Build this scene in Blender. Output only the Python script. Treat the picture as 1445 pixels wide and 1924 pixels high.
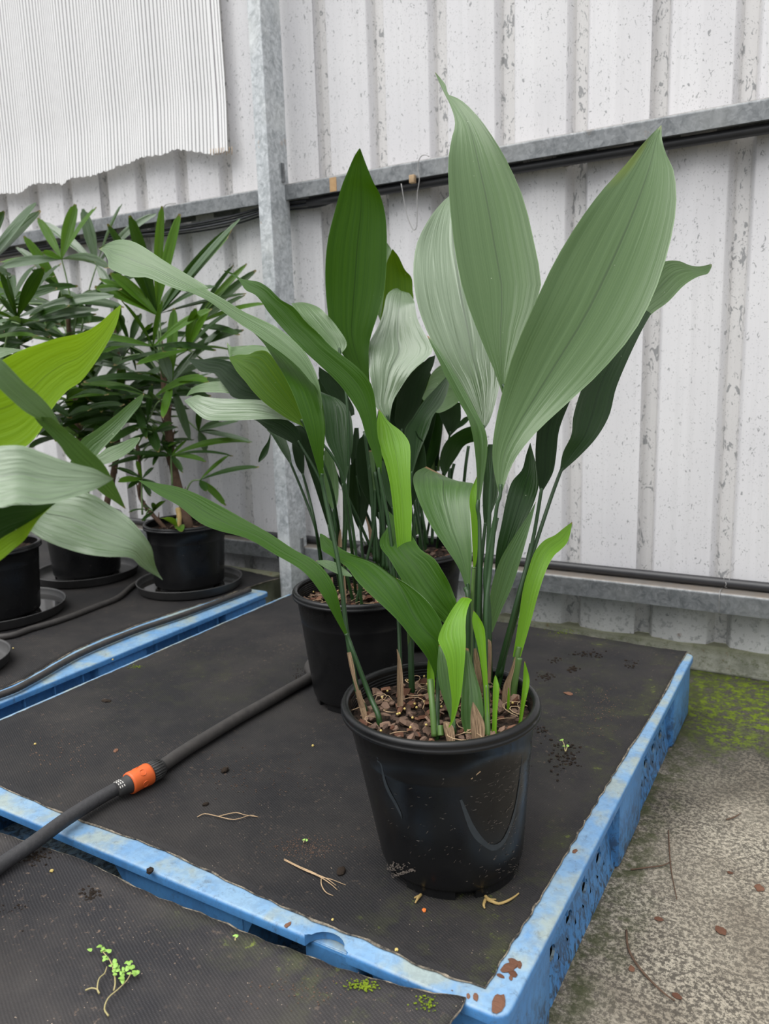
import bpy, bmesh, math, random
import numpy as np
from mathutils import Vector, Matrix

for o in list(bpy.data.objects):
    bpy.data.objects.remove(o)
SC = bpy.context.scene
COL = SC.collection
W, H = 1445, 1924

# ------------------------------------------------------------------ camera
FPX, PITCH, ROLL, YAW, CAMZ = 1463.56, 0.185853, -0.0313618, -0.535887, 0.835
CX, CY = W / 2, H / 2
_cy, _sy = math.cos(YAW), math.sin(YAW)
FW = np.array([_sy * math.cos(PITCH), _cy * math.cos(PITCH), -math.sin(PITCH)])
_r = np.array([_cy, -_sy, 0.0])
_u = np.cross(_r, FW)
RT = math.cos(ROLL) * _r + math.sin(ROLL) * _u
UP = -math.sin(ROLL) * _r + math.cos(ROLL) * _u
CAM = np.array([0, 0, CAMZ])
cd = bpy.data.cameras.new('camera')
cam = bpy.data.objects.new('camera', cd)
COL.objects.link(cam)
m = Matrix.Identity(4)
for i in range(3):
    m[i][0], m[i][1], m[i][2], m[i][3] = RT[i], UP[i], -FW[i], CAM[i]
cam.matrix_world = m
cd.sensor_fit = 'VERTICAL'
cd.sensor_height = 36
cd.sensor_width = 36
cd.lens = FPX * 36 / H
cd.clip_start = 0.05
cd.dof.use_dof = True
cd.dof.focus_distance = 1.2
cd.dof.aperture_fstop = 6.5
SC.camera = cam

# ------------------------------------------------------------------ light: overcast sky, soft high sun behind cloud
wd = bpy.data.worlds.new('overcast_sky')
SC.world = wd
wd.use_nodes = True
nt = wd.node_tree
nt.nodes.clear()
wo = nt.nodes.new('ShaderNodeOutputWorld')
bg = nt.nodes.new('ShaderNodeBackground')
tc = nt.nodes.new('ShaderNodeTexCoord')
sx = nt.nodes.new('ShaderNodeSeparateXYZ')
rp = nt.nodes.new('ShaderNodeValToRGB')
nt.links.new(tc.outputs['Generated'], sx.inputs[0])
nt.links.new(sx.outputs['Z'], rp.inputs['Fac'])
rp.color_ramp.elements[0].position = 0.0
rp.color_ramp.elements[0].color = (0.26, 0.275, 0.30, 1)
rp.color_ramp.elements[1].position = 1.0
rp.color_ramp.elements[1].color = (1.42, 1.43, 1.45, 1)
nt.links.new(rp.outputs[0], bg.inputs['Color'])
bg.inputs['Strength'].default_value = 1.0
nt.links.new(bg.outputs[0], wo.inputs['Surface'])
sl = bpy.data.lights.new('veiled_sun', 'SUN')
sl.energy = 2.0
sl.angle = math.radians(60)
sl.color = (1.0, 0.985, 0.96)
so = bpy.data.objects.new('veiled_sun', sl)
COL.objects.link(so)
so.rotation_euler = Vector((0.26, 0.50, -1.0)).to_track_quat('-Z', 'Y').to_euler()
SC.view_settings.view_transform = 'Standard'
SC.view_settings.look = 'None'
SC.view_settings.exposure = 0.64
SC.view_settings.gamma = 1.0
SC.view_settings.use_curve_mapping = False

# ------------------------------------------------------------------ places: where a sight line meets a real plane
def ray(x, y):
    return RT * (x - CX) / FPX - UP * (y - CY) / FPX + FW
def at_z(x, y, z):
    d = ray(x, y)
    return CAM + d * ((z - CAMZ) / d[2])
def at_y(x, y, Y):
    d = ray(x, y)
    return CAM + d * (Y / d[1])
def at_d(x, y, D):
    return CAM + ray(x, y) * D

# ------------------------------------------------------------------ material helpers
class NT:
    def __init__(s, name):
        s.m = bpy.data.materials.new(name)
        s.m.use_nodes = True
        s.t = s.m.node_tree
        s.t.nodes.clear()
        s.out = s.n('ShaderNodeOutputMaterial')
    def n(s, typ, **kw):
        nd = s.t.nodes.new(typ)
        for k, v in kw.items():
            setattr(nd, k, v)
        return nd
    def l(s, a, b):
        s.t.links.new(a, b)
    def put(s, sock, v):
        if v is None:
            return
        if hasattr(v, 'is_linked') or isinstance(v, bpy.types.NodeSocket):
            s.l(v, sock)
        else:
            if isinstance(v, (tuple, list)) and len(v) == 3 and sock.type == 'RGBA':
                v = (*v, 1)
            sock.default_value = v
    def coord(s, kind='Object', scale=(1, 1, 1)):
        t = s.n('ShaderNodeTexCoord')
        mp = s.n('ShaderNodeMapping')
        mp.inputs['Scale'].default_value = scale
        s.l(t.outputs[kind], mp.inputs[0])
        return mp.outputs[0]
    def geo(s, what):
        return s.n('ShaderNodeNewGeometry').outputs[what]
    def noise(s, vec, scale, detail=4, rough=0.55, dist=0.0):
        t = s.n('ShaderNodeTexNoise')
        s.l(vec, t.inputs['Vector'])
        t.inputs['Scale'].default_value = scale
        t.inputs['Detail'].default_value = detail
        t.inputs['Roughness'].default_value = rough
        t.inputs['Distortion'].default_value = dist
        return t.outputs['Fac']
    def voro(s, vec, scale, feature='F1', out='Distance', rnd=1.0):
        t = s.n('ShaderNodeTexVoronoi', feature=feature)
        s.l(vec, t.inputs['Vector'])
        t.inputs['Scale'].default_value = scale
        t.inputs['Randomness'].default_value = rnd
        return t.outputs[out]
    def ramp(s, fac, *stops, interp='LINEAR'):
        t = s.n('ShaderNodeValToRGB')
        t.color_ramp.interpolation = interp
        s.l(fac, t.inputs['Fac'])
        e = t.color_ramp.elements
        while len(e) < len(stops):
            e.new(0.5)
        for el, (p, c) in zip(e, stops):
            el.position = p
            el.color = (c, c, c, 1) if isinstance(c, (int, float)) else (*c, 1)
        return t.outputs['Color']
    def mix(s, fac, a, b, mode='MIX'):
        t = s.n('ShaderNodeMix', data_type='RGBA', blend_type=mode)
        s.put(t.inputs[0], fac)
        s.put(t.inputs[6], a)
        s.put(t.inputs[7], b)
        return t.outputs[2]
    def math(s, op, a, b=None, clamp=False):
        t = s.n('ShaderNodeMath', operation=op, use_clamp=clamp)
        s.put(t.inputs[0], a)
        if b is not None:
            s.put(t.inputs[1], b)
        return t.outputs[0]
    def xyz(s, vec):
        t = s.n('ShaderNodeSeparateXYZ')
        s.l(vec, t.inputs[0])
        return t.outputs
    def bump(s, h, strength=0.3, dist=0.002):
        t = s.n('ShaderNodeBump')
        s.l(h, t.inputs['Height'])
        t.inputs['Strength'].default_value = strength
        t.inputs['Distance'].default_value = dist
        return t.outputs[0]
    def bsdf(s, color=None, rough=0.5, metal=0.0, spec=0.5, normal=None, **kw):
        t = s.n('ShaderNodeBsdfPrincipled')
        s.put(t.inputs['Base Color'], color)
        s.put(t.inputs['Roughness'], rough)
        s.put(t.inputs['Metallic'], metal)
        s.put(t.inputs['Specular IOR Level'], spec)
        if normal is not None:
            s.l(normal, t.inputs['Normal'])
        for k, v in kw.items():
            s.put(t.inputs[k.replace('_', ' ')], v)
        return t
    def done(s, shader):
        s.l(shader, s.out.inputs['Surface'])
        return s.m

MAT = {}
def mat(f):
    MAT[f.__name__] = f()
    return f

@mat
def wall_sheet():
    n = NT('painted_steel_sheet')
    v = n.coord('Object')
    vs = n.coord('Object', (1, 1, 0.55))
    big = n.noise(v, 2.2, 3)
    streak = n.noise(n.coord('Object', (60, 1, 1.2)), 1.0, 3)
    base = n.mix(n.ramp(big, (0.35, 0.0), (0.7, 1.0)), (0.61, 0.603, 0.62), (0.68, 0.673, 0.680))
    base = n.mix(n.math('MULTIPLY', n.ramp(streak, (0.5, 0.0), (0.75, 1.0)), 0.25), base, (0.47, 0.47, 0.47))
    d1 = n.noise(vs, 120, 2, 0.6, 1.0)
    d2 = n.noise(v, 3.3, 2)
    z = n.xyz(v)[2]
    dens = n.math('ADD', n.math('MULTIPLY', d2, 0.06), n.math('MULTIPLY', z, 0.008))
    f1 = n.ramp(n.math('ADD', d1, dens), (0.700, 0.0), (0.714, 1.0))
    d3 = n.noise(n.coord('Object', (1, 1, 0.8)), 260, 1, 0.5)
    f2 = n.ramp(n.math('ADD', d3, dens), (0.72, 0.0), (0.74, 1.0))
    y = n.xyz(v)[1]
    groove = n.ramp(y, (0.012, 0.0), (0.022, 1.0))
    d4 = n.noise(vs, 55, 3, 0.65, 1.2)
    f3 = n.math('MULTIPLY', n.ramp(d4, (0.585, 0.0), (0.61, 1.0)), groove)
    base = n.mix(n.math('MULTIPLY', groove, 0.35), base, (0.60, 0.58, 0.54))
    low = n.ramp(z, (0.08, 1.0), (0.22, 0.0))
    f4 = n.math('MULTIPLY', n.ramp(n.noise(v, 70, 3, 0.6), (0.56, 0.0), (0.60, 1.0)), low)
    base = n.mix(n.math('MULTIPLY', low, 0.45), base, (0.36, 0.37, 0.36))
    fl = n.math('MAXIMUM', n.math('MAXIMUM', f1, n.math('MULTIPLY', f2, 0.6)), n.math('MAXIMUM', f3, n.math('MULTIPLY', f4, 0.8)))
    col = n.mix(n.math('MULTIPLY', fl, 0.85), base, (0.24, 0.245, 0.25))
    rust = n.math('MULTIPLY', n.ramp(n.noise(v, 16, 4, 0.7), (0.70, 0.0), (0.76, 1.0)), low)
    col = n.mix(n.math('MULTIPLY', rust, 0.7), col, (0.14, 0.07, 0.04))
    b = n.bsdf(col, 0.5, 0.0, 0.35, n.bump(n.noise(v, 300, 2), 0.08, 0.001))
    return n.done(b.outputs[0])

def galv(name, k, metal):
    n = NT(name)
    v = n.coord('Object')
    c = n.voro(n.coord('Object', (1, 1, 1)), 90, 'F1', 'Color')
    g = n.noise(v, 45, 5, 0.7, 0.8)
    b = n.noise(v, 6, 3)
    sp = n.xyz(c)[0]
    col = n.mix(sp, (0.25, 0.265, 0.275), (0.34, 0.355, 0.365))
    col = n.mix(n.ramp(g, (0.45, 0.0), (0.65, 1.0)), col, (0.17, 0.182, 0.19))
    col = n.mix(n.ramp(b, (0.5, 0.0), (0.75, 0.5)), col, (0.42, 0.43, 0.42))
    nz = n.xyz(n.geo('Normal'))[2]
    dust = n.math('MULTIPLY', n.ramp(nz, (0.5, 0.0), (0.95, 1.0)), n.ramp(n.noise(v, 30, 3), (0.2, 0.5), (0.7, 1.0)))
    col = n.mix(dust, col, (0.32, 0.275, 0.23))
    col = n.mix(n.math('MULTIPLY', n.ramp(n.noise(v, 9, 5, 0.7), (0.66, 0.0), (0.72, 1.0)), 0.5), col, (0.30, 0.17, 0.08))
    col = n.mix(1.0, col, (k, k, k), 'MULTIPLY')
    bs = n.bsdf(col, 0.5, metal, 0.4, n.bump(g, 0.08, 0.001))
    return n.done(bs.outputs[0])

MAT['galvanised'] = galv('galvanised_steel', 0.72, 0.45)
MAT['post_steel'] = galv('pale_galvanised_steel', 1.75, 0.15)

@mat
def rust_stain():
    n = NT('orange_rust')
    v = n.coord('Object')
    col = n.mix(n.noise(v, 60, 4), (0.30, 0.16, 0.06), (0.50, 0.34, 0.18))
    return n.done(n.bsdf(col, 0.8).outputs[0])

def woven(name, k):
    n = NT(name)
    v = n.coord('Object')
    w1 = n.n('ShaderNodeTexWave', wave_type='BANDS', bands_direction='X')
    vr = n.coord('Object')
    vr.node.inputs['Rotation'].default_value = (0, 0, math.radians(24))
    n.l(vr, w1.inputs['Vector'])
    w1.inputs['Scale'].default_value = 125
    w1.inputs['Distortion'].default_value = 1.5
    w2 = n.n('ShaderNodeTexWave', wave_type='BANDS', bands_direction='Y')
    n.l(vr, w2.inputs['Vector'])
    w2.inputs['Scale'].default_value = 85
    w2.inputs['Distortion'].default_value = 1.5
    weave = n.math('MULTIPLY', w1.outputs['Fac'], w2.outputs['Fac'])
    wear = n.noise(v, 5, 5, 0.65)
    col = n.mix(weave, (0.007, 0.007, 0.0075), (0.021, 0.0205, 0.0205))
    col = n.mix(n.math('MULTIPLY', n.ramp(wear, (0.40, 0.0), (0.68, 1.0)), 0.65), col, (0.030, 0.0275, 0.0235))
    dirt = n.math('MULTIPLY', n.ramp(n.noise(v, 130, 4, 0.7), (0.60, 0.0), (0.68, 1.0)), n.ramp(n.noise(v, 8, 3), (0.45, 0.0), (0.62, 1.0)))
    col = n.mix(n.math('MULTIPLY', dirt, 0.6), col, (0.105, 0.077, 0.053))
    grit = n.ramp(n.voro(v, 150, 'F1'), (0.055, 1.0), (0.075, 0.0))
    gsel = n.ramp(n.noise(v, 40, 2), (0.52, 0.0), (0.57, 1.0))
    col = n.mix(n.math('MULTIPLY', grit, gsel), col, (0.34, 0.27, 0.19))
    edge = n.n('ShaderNodeVertexColor')
    edge.layer_name = 'edge'
    moss = n.math('MULTIPLY', n.ramp(n.noise(v, 17, 5, 0.7), (0.46, 0.0), (0.70, 1.0)), edge.outputs['Color'])
    col = n.mix(n.math('MULTIPLY', moss, 0.75), col, (0.034, 0.038, 0.015))
    mossb = n.math('MULTIPLY', n.ramp(n.noise(v, 60, 4, 0.7), (0.60, 0.0), (0.68, 1.0)), moss)
    col = n.mix(n.math('MULTIPLY', mossb, 0.8), col, (0.13, 0.17, 0.02))
    hh = n.math('ADD', weave, n.math('MULTIPLY', n.noise(v, 300, 2), 0.8))
    col = n.mix(1.0, col, (k, k * .97, k * 1.03), 'MULTIPLY')
    b = n.bsdf(col, 0.72, 0.0, 0.28, n.bump(hh, 0.5, 0.0012))
    return n.done(b.outputs[0])

MAT['weed_mat'] = woven('black_woven_weed_mat', 1.15)
MAT['weed_mat_worn'] = woven('worn_grey_woven_weed_mat', 2.3)

@mat
def frayed():
    n = NT('frayed_mat_edge')
    v = n.coord('Object')
    col = n.mix(n.ramp(n.noise(v, 45, 5, 0.75), (0.40, 0.0), (0.66, 1.0)), (0.022, 0.020, 0.018), (0.30, 0.255, 0.19))
    return n.done(n.bsdf(col, 0.9, normal=n.bump(n.noise(v, 500, 2), 0.6, 0.002)).outputs[0])

def blue_plastic(name, fade):
    n = NT(name)
    v = n.coord('Object')
    col = n.mix(n.ramp(n.noise(v, 9, 4), (0.3, 0.0), (0.7, 1.0)), (0.052, 0.18, 0.41), (0.085, 0.255, 0.51))
    nz = n.xyz(n.geo('Normal'))[2]
    up = n.ramp(nz, (0.35, 0.0), (0.9, 1.0))
    bleach = n.math('MULTIPLY', up, n.ramp(n.noise(v, 11, 4, 0.6), (0.28, 0.25), (0.62, 1.0)))
    col = n.mix(n.math('MULTIPLY', bleach, fade), col, (0.23, 0.355, 0.475))
    yel = n.math('MULTIPLY', up, n.ramp(n.noise(v, 14, 4, 0.6), (0.47, 0.0), (0.62, 1.0)))
    col = n.mix(n.math('MULTIPLY', yel, 0.7), col, (0.32, 0.35, 0.275))
    z = n.xyz(v)[2]
    low = n.ramp(z, (0.0, 1.0), (0.11, 0.15))
    spk = n.ramp(n.noise(n.coord('Object', (1, 1, 0.6)), 85, 5, 0.75, 0.6), (0.46, 0.0), (0.57, 1.0))
    col = n.mix(n.math('MULTIPLY', n.math('MULTIPLY', spk, low), 0.95), col, (0.035, 0.035, 0.032))
    dirt = n.ramp(n.noise(v, 60, 6, 0.8, 0.5), (0.56, 0.0), (0.72, 1.0))
    col = n.mix(n.math('MULTIPLY', dirt, 0.7), col, (0.05, 0.055, 0.055))
    b = n.bsdf(col, 0.42, 0.0, 0.45, n.bump(n.noise(v, 60, 3), 0.06, 0.002))
    return n.done(b.outputs[0])
MAT['blue'] = blue_plastic('weathered_blue_plastic', 0.85)

@mat
def concrete():
    n = NT('mossy_concrete')
    v = n.coord('Object')
    p = n.xyz(v)
    col = n.mix(n.ramp(n.noise(v, 5, 5, 0.6), (0.3, 0.0), (0.7, 1.0)), (0.20, 0.172, 0.132), (0.43, 0.39, 0.31))
    lich = n.ramp(n.noise(v, 135, 6, 0.75), (0.455, 0.0), (0.535, 1.0))
    patch = n.ramp(n.noise(v, 3.2, 3), (0.32, 1.0), (0.72, 0.45))
    col = n.mix(n.math('MULTIPLY', n.math('MULTIPLY', lich, patch), 0.93), col, (0.032, 0.028, 0.024))
    fine = n.ramp(n.noise(v, 280, 3, 0.7), (0.50, 0.0), (0.60, 1.0))
    col = n.mix(n.math('MULTIPLY', fine, 0.55), col, (0.07, 0.06, 0.05))
    # darker band and moss towards the wall footing, moss along the pallet
    yn = n.math('ADD', p[1], n.math('MULTIPLY', n.math('SUBTRACT', n.noise(v, 7, 4, 0.7), 0.5), 0.7))
    dark_band = n.ramp(n.math('MULTIPLY', yn, 0.4), (0.55, 0.0), (0.69, 1.0))
    col = n.mix(n.math('MULTIPLY', dark_band, 0.86), col, (0.035, 0.034, 0.028))
    mossm = n.math('MULTIPLY', n.ramp(n.math('MULTIPLY', yn, 0.4), (0.665, 0.0), (0.74, 1.0)), n.ramp(n.noise(v, 42, 6, 0.8), (0.46, 0.0), (0.55, 1.0)))
    col = n.mix(mossm, col, n.mix(n.noise(v, 120, 3), (0.05, 0.075, 0.006), (0.17, 0.23, 0.015)))
    xn = n.math('ADD', p[0], n.math('MULTIPLY', n.math('SUBTRACT', n.noise(v, 12, 4, 0.7), 0.5), 0.16))
    side = n.math('MULTIPLY', n.ramp(n.math('ADD', xn, 1.0), (0.735, 1.0), (0.80, 0.0)), n.ramp(n.noise(v, 30, 5, 0.7), (0.42, 0.0), (0.58, 1.0)))
    col = n.mix(n.math('MULTIPLY', side, 0.85), col, (0.045, 0.052, 0.02))
    hh = n.math('ADD', n.noise(v, 120, 5, 0.7), n.math('MULTIPLY', mossm, 0.8))
    b = n.bsdf(col, 0.88, 0.0, 0.2, n.bump(hh, 0.55, 0.004))
    return n.done(b.outputs[0])

@mat
def footing():
    n = NT('stained_footing_concrete')
    v = n.coord('Object')
    z = n.xyz(v)[2]
    col = n.mix(n.ramp(n.noise(v, 12, 5, 0.7), (0.35, 0.0), (0.7, 1.0)), (0.18, 0.185, 0.15), (0.40, 0.40, 0.35))
    col = n.mix(n.math('MULTIPLY', n.ramp(n.noise(v, 60, 5, 0.75), (0.52, 0.0), (0.64, 1.0)), 0.7), col, (0.09, 0.10, 0.05))
    g = n.ramp(z, (0.045, 0.0), (0.075, 0.8))
    col = n.mix(g, col, (0.15, 0.155, 0.095))
    ru = n.math('MULTIPLY', n.ramp(n.noise(v, 38, 4, 0.7), (0.60, 0.0), (0.68, 1.0)), 0.7)
    col = n.mix(ru, col, (0.15, 0.075, 0.03))
    b = n.bsdf(col, 0.9, 0, 0.2, n.bump(n.noise(v, 110, 4, 0.7), 0.5, 0.004))
    return n.done(b.outputs[0])

@mat
def pot_plastic():
    n = NT('black_pot_plastic')
    v = n.coord('Object')
    scr = n.noise(n.coord('Object', (1, 1, 2.6)), 85, 3, 0.6, 0.6)
    sel = n.ramp(n.noise(v, 9, 2), (0.48, 0.0), (0.60, 1.0))
    s1 = n.math('MULTIPLY', n.ramp(scr, (0.70, 0.0), (0.73, 1.0)), sel)
    col = n.mix(n.noise(v, 10, 3), (0.0045, 0.0046, 0.005), (0.009, 0.009, 0.0095))
    col = n.mix(n.math('MULTIPLY', s1, 0.7), col, (0.22, 0.20, 0.18))
    dust = n.ramp(n.noise(v, 14, 5, 0.7), (0.5, 0.0), (0.8, 0.35))
    col = n.mix(n.math('MULTIPLY', dust, 0.16), col, (0.10, 0.095, 0.09))
    b = n.bsdf(col, n.ramp(n.noise(v, 20, 3), (0.3, 0.24), (0.7, 0.36)), 0.0, 0.32, n.bump(n.noise(v, 30, 2), 0.05, 0.002))
    return n.done(b.outputs[0])

@mat
def pot_scuff():
    n = NT('pale_scuff_on_plastic')
    v = n.coord('Object')
    return n.done(n.bsdf(n.mix(n.noise(v, 70, 4), (0.012, 0.015, 0.018), (0.036, 0.045, 0.052)), 0.6).outputs[0])

@mat
def clay_scuff():
    n = NT('dried_mud_on_plastic')
    v = n.coord('Object')
    return n.done(n.bsdf(n.mix(n.noise(v, 120, 4), (0.02, 0.018, 0.016), (0.22, 0.18, 0.15)), 0.85).outputs[0])

@mat
def saucer_plastic():
    n = NT('dusty_grey_saucer_plastic')
    v = n.coord('Object')
    col = n.mix(n.noise(v, 26, 4), (0.022, 0.022, 0.023), (0.062, 0.060, 0.058))
    return n.done(n.bsdf(col, 0.5).outputs[0])

@mat
def water():
    n = NT('shallow_dark_water')
    b = n.bsdf((0.012, 0.011, 0.010), 0.05, 0, 0.5)
    return n.done(b.outputs[0])

@mat
def soil():
    n = NT('dark_potting_mix')
    v = n.coord('Object')
    col = n.mix(n.ramp(n.noise(v, 90, 5, 0.75), (0.4, 0.0), (0.68, 1.0)), (0.010, 0.008, 0.007), (0.075, 0.048, 0.034))
    b = n.bsdf(col, 0.95, 0, 0.15, n.bump(n.noise(v, 160, 4, 0.7), 0.9, 0.008))
    return n.done(b.outputs[0])

def chip_mat(name, a, b_):
    n = NT(name)
    v = n.coord('Object')
    oi = n.n('ShaderNodeObjectInfo').outputs['Random']
    col = n.mix(oi, a, b_)
    col = n.mix(n.math('MULTIPLY', n.noise(n.coord('Object', (1, 6, 1)), 80, 4, 0.7), 0.7), col, (0.03, 0.02, 0.016))
    return n.done(n.bsdf(col, 0.88, 0, 0.2, n.bump(n.noise(v, 200, 3), 0.6, 0.002)).outputs[0])
MAT['chip'] = chip_mat('pine_bark_chip', (0.065, 0.042, 0.032), (0.32, 0.205, 0.145))
MAT['chip_red'] = chip_mat('fresh_bark_flake', (0.11, 0.045, 0.026), (0.26, 0.13, 0.08))

def plain(name, a, b_, scale=60, rough=0.6, spec=0.4, metal=0.0, bump=0.2):
    n = NT(name)
    v = n.coord('Object')
    f = n.noise(v, scale, 4, 0.65)
    return n.done(n.bsdf(n.mix(f, a, b_), rough, metal, spec, n.bump(f, bump, 0.001)).outputs[0])
MAT['pellet'] = plain('yellow_fertiliser_pellet', (0.42, 0.30, 0.06), (0.62, 0.50, 0.20), 40, 0.4)
MAT['pellet_red'] = plain('orange_fertiliser_pellet', (0.55, 0.12, 0.02), (0.7, 0.2, 0.04), 40, 0.4)
MAT['straw'] = plain('dry_straw_fibre', (0.24, 0.16, 0.09), (0.55, 0.40, 0.25), 90, 0.8, 0.2)
MAT['root'] = plain('tan_root', (0.22, 0.15, 0.05), (0.42, 0.30, 0.12), 90, 0.7, 0.3)
MAT['hose'] = plain('dusty_black_hose', (0.018, 0.017, 0.017), (0.062, 0.056, 0.052), 55, 0.62, 0.35, 0, 0.4)
MAT['hose_weave'] = plain('braided_black_hose', (0.016, 0.016, 0.018), (0.055, 0.053, 0.055), 210, 0.55, 0.4, 0, 0.8)
MAT['pipe'] = plain('black_poly_pipe', (0.015, 0.015, 0.017), (0.032, 0.032, 0.035), 30, 0.42, 0.5)
MAT['cable'] = plain('black_cable', (0.010, 0.011, 0.014), (0.022, 0.024, 0.03), 30, 0.4, 0.5)
MAT['orange'] = plain('orange_plastic_fitting', (0.52, 0.085, 0.016), (0.66, 0.13, 0.03), 45, 0.45, 0.4)
MAT['black_fit'] = plain('black_ribbed_fitting', (0.015, 0.015, 0.016), (0.05, 0.048, 0.046), 60, 0.55)
MAT['white_print'] = plain('worn_white_print', (0.45, 0.43, 0.40), (0.72, 0.70, 0.66), 90, 0.6)
MAT['wire'] = plain('grey_tie_wire', (0.22, 0.22, 0.22), (0.42, 0.41, 0.40), 80, 0.5, 0.5, 0.4)
MAT['nest'] = plain('grey_mud', (0.14, 0.13, 0.12), (0.30, 0.28, 0.26), 40, 0.95, 0.1, 0, 1.0)
MAT['crumb'] = plain('dark_soil_crumb', (0.008, 0.007, 0.006), (0.04, 0.029, 0.022), 60, 0.95, 0.1, 0, 0.8)
MAT['weed_leaf'] = plain('fresh_seedling_leaf', (0.17, 0.33, 0.04), (0.32, 0.52, 0.12), 90, 0.5)
MAT['weed_stem'] = plain('pale_seedling_stem', (0.28, 0.26, 0.10), (0.42, 0.34, 0.18), 90, 0.6)
MAT['moss'] = plain('bright_moss', (0.06, 0.09, 0.008), (0.20, 0.27, 0.02), 70, 0.95, 0.1, 0, 1.0)

def brown_sheath():
    n = NT('dry_brown_leaf_sheath')
    uv = n.coord('UV')
    v = n.coord('Object')
    st = n.noise(n.coord('UV', (26, 2, 1)), 1.0, 4, 0.7)
    col = n.mix(n.ramp(st, (0.40, 0.0), (0.60, 1.0)), (0.060, 0.034, 0.020), (0.40, 0.285, 0.175))
    return n.done(n.bsdf(col, 0.85, 0, 0.2, n.bump(st, 0.6, 0.002)).outputs[0])
MAT['sheath'] = brown_sheath()

def leaf_mat(name, c0, c1, rough=0.42, trans=0.25, tcol=(0.16, 0.30, 0.02), vein=0.5, spec=0.5, tip=None, ridge=0.35, freq=17, patch=None):
    n = NT(name)
    t = n.n('ShaderNodeUVMap')
    sp = n.xyz(t.outputs[0])
    u, vv = sp[0], sp[1]
    comb = n.n('ShaderNodeCombineXYZ')
    n.l(n.math('MULTIPLY', u, freq), comb.inputs[0])
    n.l(n.math('MULTIPLY', vv, 0.45), comb.inputs[1])
    oi = n.n('ShaderNodeObjectInfo').outputs['Random']
    n.l(n.math('MULTIPLY', oi, 40.0), comb.inputs[2])
    st = n.noise(comb.outputs[0], 1.0, 3, 0.6)
    comb2 = n.n('ShaderNodeCombineXYZ')
    n.l(n.math('MULTIPLY', u, freq * 4.5), comb2.inputs[0])
    n.l(n.math('MULTIPLY', vv, 0.6), comb2.inputs[1])
    n.l(oi, comb2.inputs[2])
    st2 = n.noise(comb2.outputs[0], 1.0, 2, 0.5)
    big = n.noise(n.coord('Object'), 9, 3)
    f = n.math('ADD', n.math('MULTIPLY', st, 0.6), n.math('MULTIPLY', st2, 0.4))
    col = n.mix(n.ramp(f, (0.5 - 0.2 / max(vein, .1) * .5, 0.0), (0.5 + 0.2 / max(vein, .1) * .5, 1.0)), c0, c1)
    col = n.mix(n.math('MULTIPLY', n.math('SUBTRACT', big, 0.5), 0.7, True), col, c0)
    # midrib line and fine pale margin
    mid = n.math('ABSOLUTE', n.math('SUBTRACT', u, 0.5))
    ml = n.ramp(mid, (0.005, 1.0), (0.015, 0.0))
    col = n.mix(n.math('MULTIPLY', ml, 0.75), col, tuple(x * 0.55 for x in c0))
    mg = n.ramp(mid, (0.486, 0.0), (0.497, 1.0))
    col = n.mix(n.math('MULTIPLY', mg, 0.55), col, tuple(min(1, x * 1.6 + 0.04) for x in c1))
    spk = n.math('MULTIPLY', n.ramp(n.voro(n.coord('Object'), 75, 'F1'), (0.05, 1.0), (0.075, 0.0)), n.ramp(n.noise(n.coord('Object'), 25, 2), (0.6, 0.0), (0.64, 1.0)))
    col = n.mix(n.math('MULTIPLY', spk, 0.5), col, (0.45, 0.5, 0.36))
    if patch:
        du = n.math('MULTIPLY', n.math('SUBTRACT', u, patch[0]), 6.0)
        dv = n.math('MULTIPLY', n.math('SUBTRACT', vv, patch[1]), 9.0)
        r2 = n.math('ADD', n.math('MULTIPLY', du, du), n.math('MULTIPLY', dv, dv))
        col = n.mix(n.math('MULTIPLY', n.ramp(r2, (0.1, 1.0), (0.9, 0.0)), 0.85), col, (0.105, 0.155, 0.004))
    if tip:
        tf = n.ramp(n.math('ADD', vv, n.math('MULTIPLY', n.math('SUBTRACT', n.noise(n.coord('Object'), 60, 3), 0.5), 0.03)), (0.965, 0.0), (0.985, 1.0))
        col = n.mix(tf, col, tip)
    comb3 = n.n('ShaderNodeCombineXYZ')
    n.l(n.math('MULTIPLY', u, freq * .55), comb3.inputs[0])
    n.l(n.math('MULTIPLY', vv, 2.6), comb3.inputs[1])
    n.l(n.math('MULTIPLY', oi, 17.0), comb3.inputs[2])
    st3 = n.noise(comb3.outputs[0], 1.0, 2, 0.5, 0.4)
    nb = n.bump(n.math('ADD', n.math('ADD', n.math('MULTIPLY', st, 0.22), n.math('MULTIPLY', st2, 0.12)), n.math('MULTIPLY', st3, 1.0)), ridge * 0.8, 0.006)
    b = n.bsdf(col, rough, 0, spec, nb)
    tr = n.n('ShaderNodeBsdfTranslucent')
    n.put(tr.inputs['Color'], n.mix(0.6, col, tcol))
    mx = n.n('ShaderNodeMixShader')
    mx.inputs[0].default_value = trans
    n.l(b.outputs[0], mx.inputs[1])
    n.l(tr.outputs[0], mx.inputs[2])
    return n.done(mx.outputs[0])
BR = (0.25, 0.14, 0.06)
MAT['pale'] = leaf_mat('dusty_sheen_green_leaf', (0.044, 0.100, 0.020), (0.072, 0.138, 0.038), 0.40, 0.15, tip=(0.16, 0.2, 0.08), spec=0.65)  # dust bloom plus sky sheen, both put into the base colour
MAT['pale_patch'] = leaf_mat('grey_green_leaf_with_yellow_patch', (0.044, 0.100, 0.020), (0.072, 0.138, 0.038), 0.40, 0.15, tip=(0.16, 0.2, 0.08), spec=0.65, patch=(0.06, 0.80))
MAT['silver'] = leaf_mat('silvery_green_leaf', (0.075, 0.130, 0.052), (0.120, 0.180, 0.092), 0.34, 0.12, spec=1.0, ridge=0.7)
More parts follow.
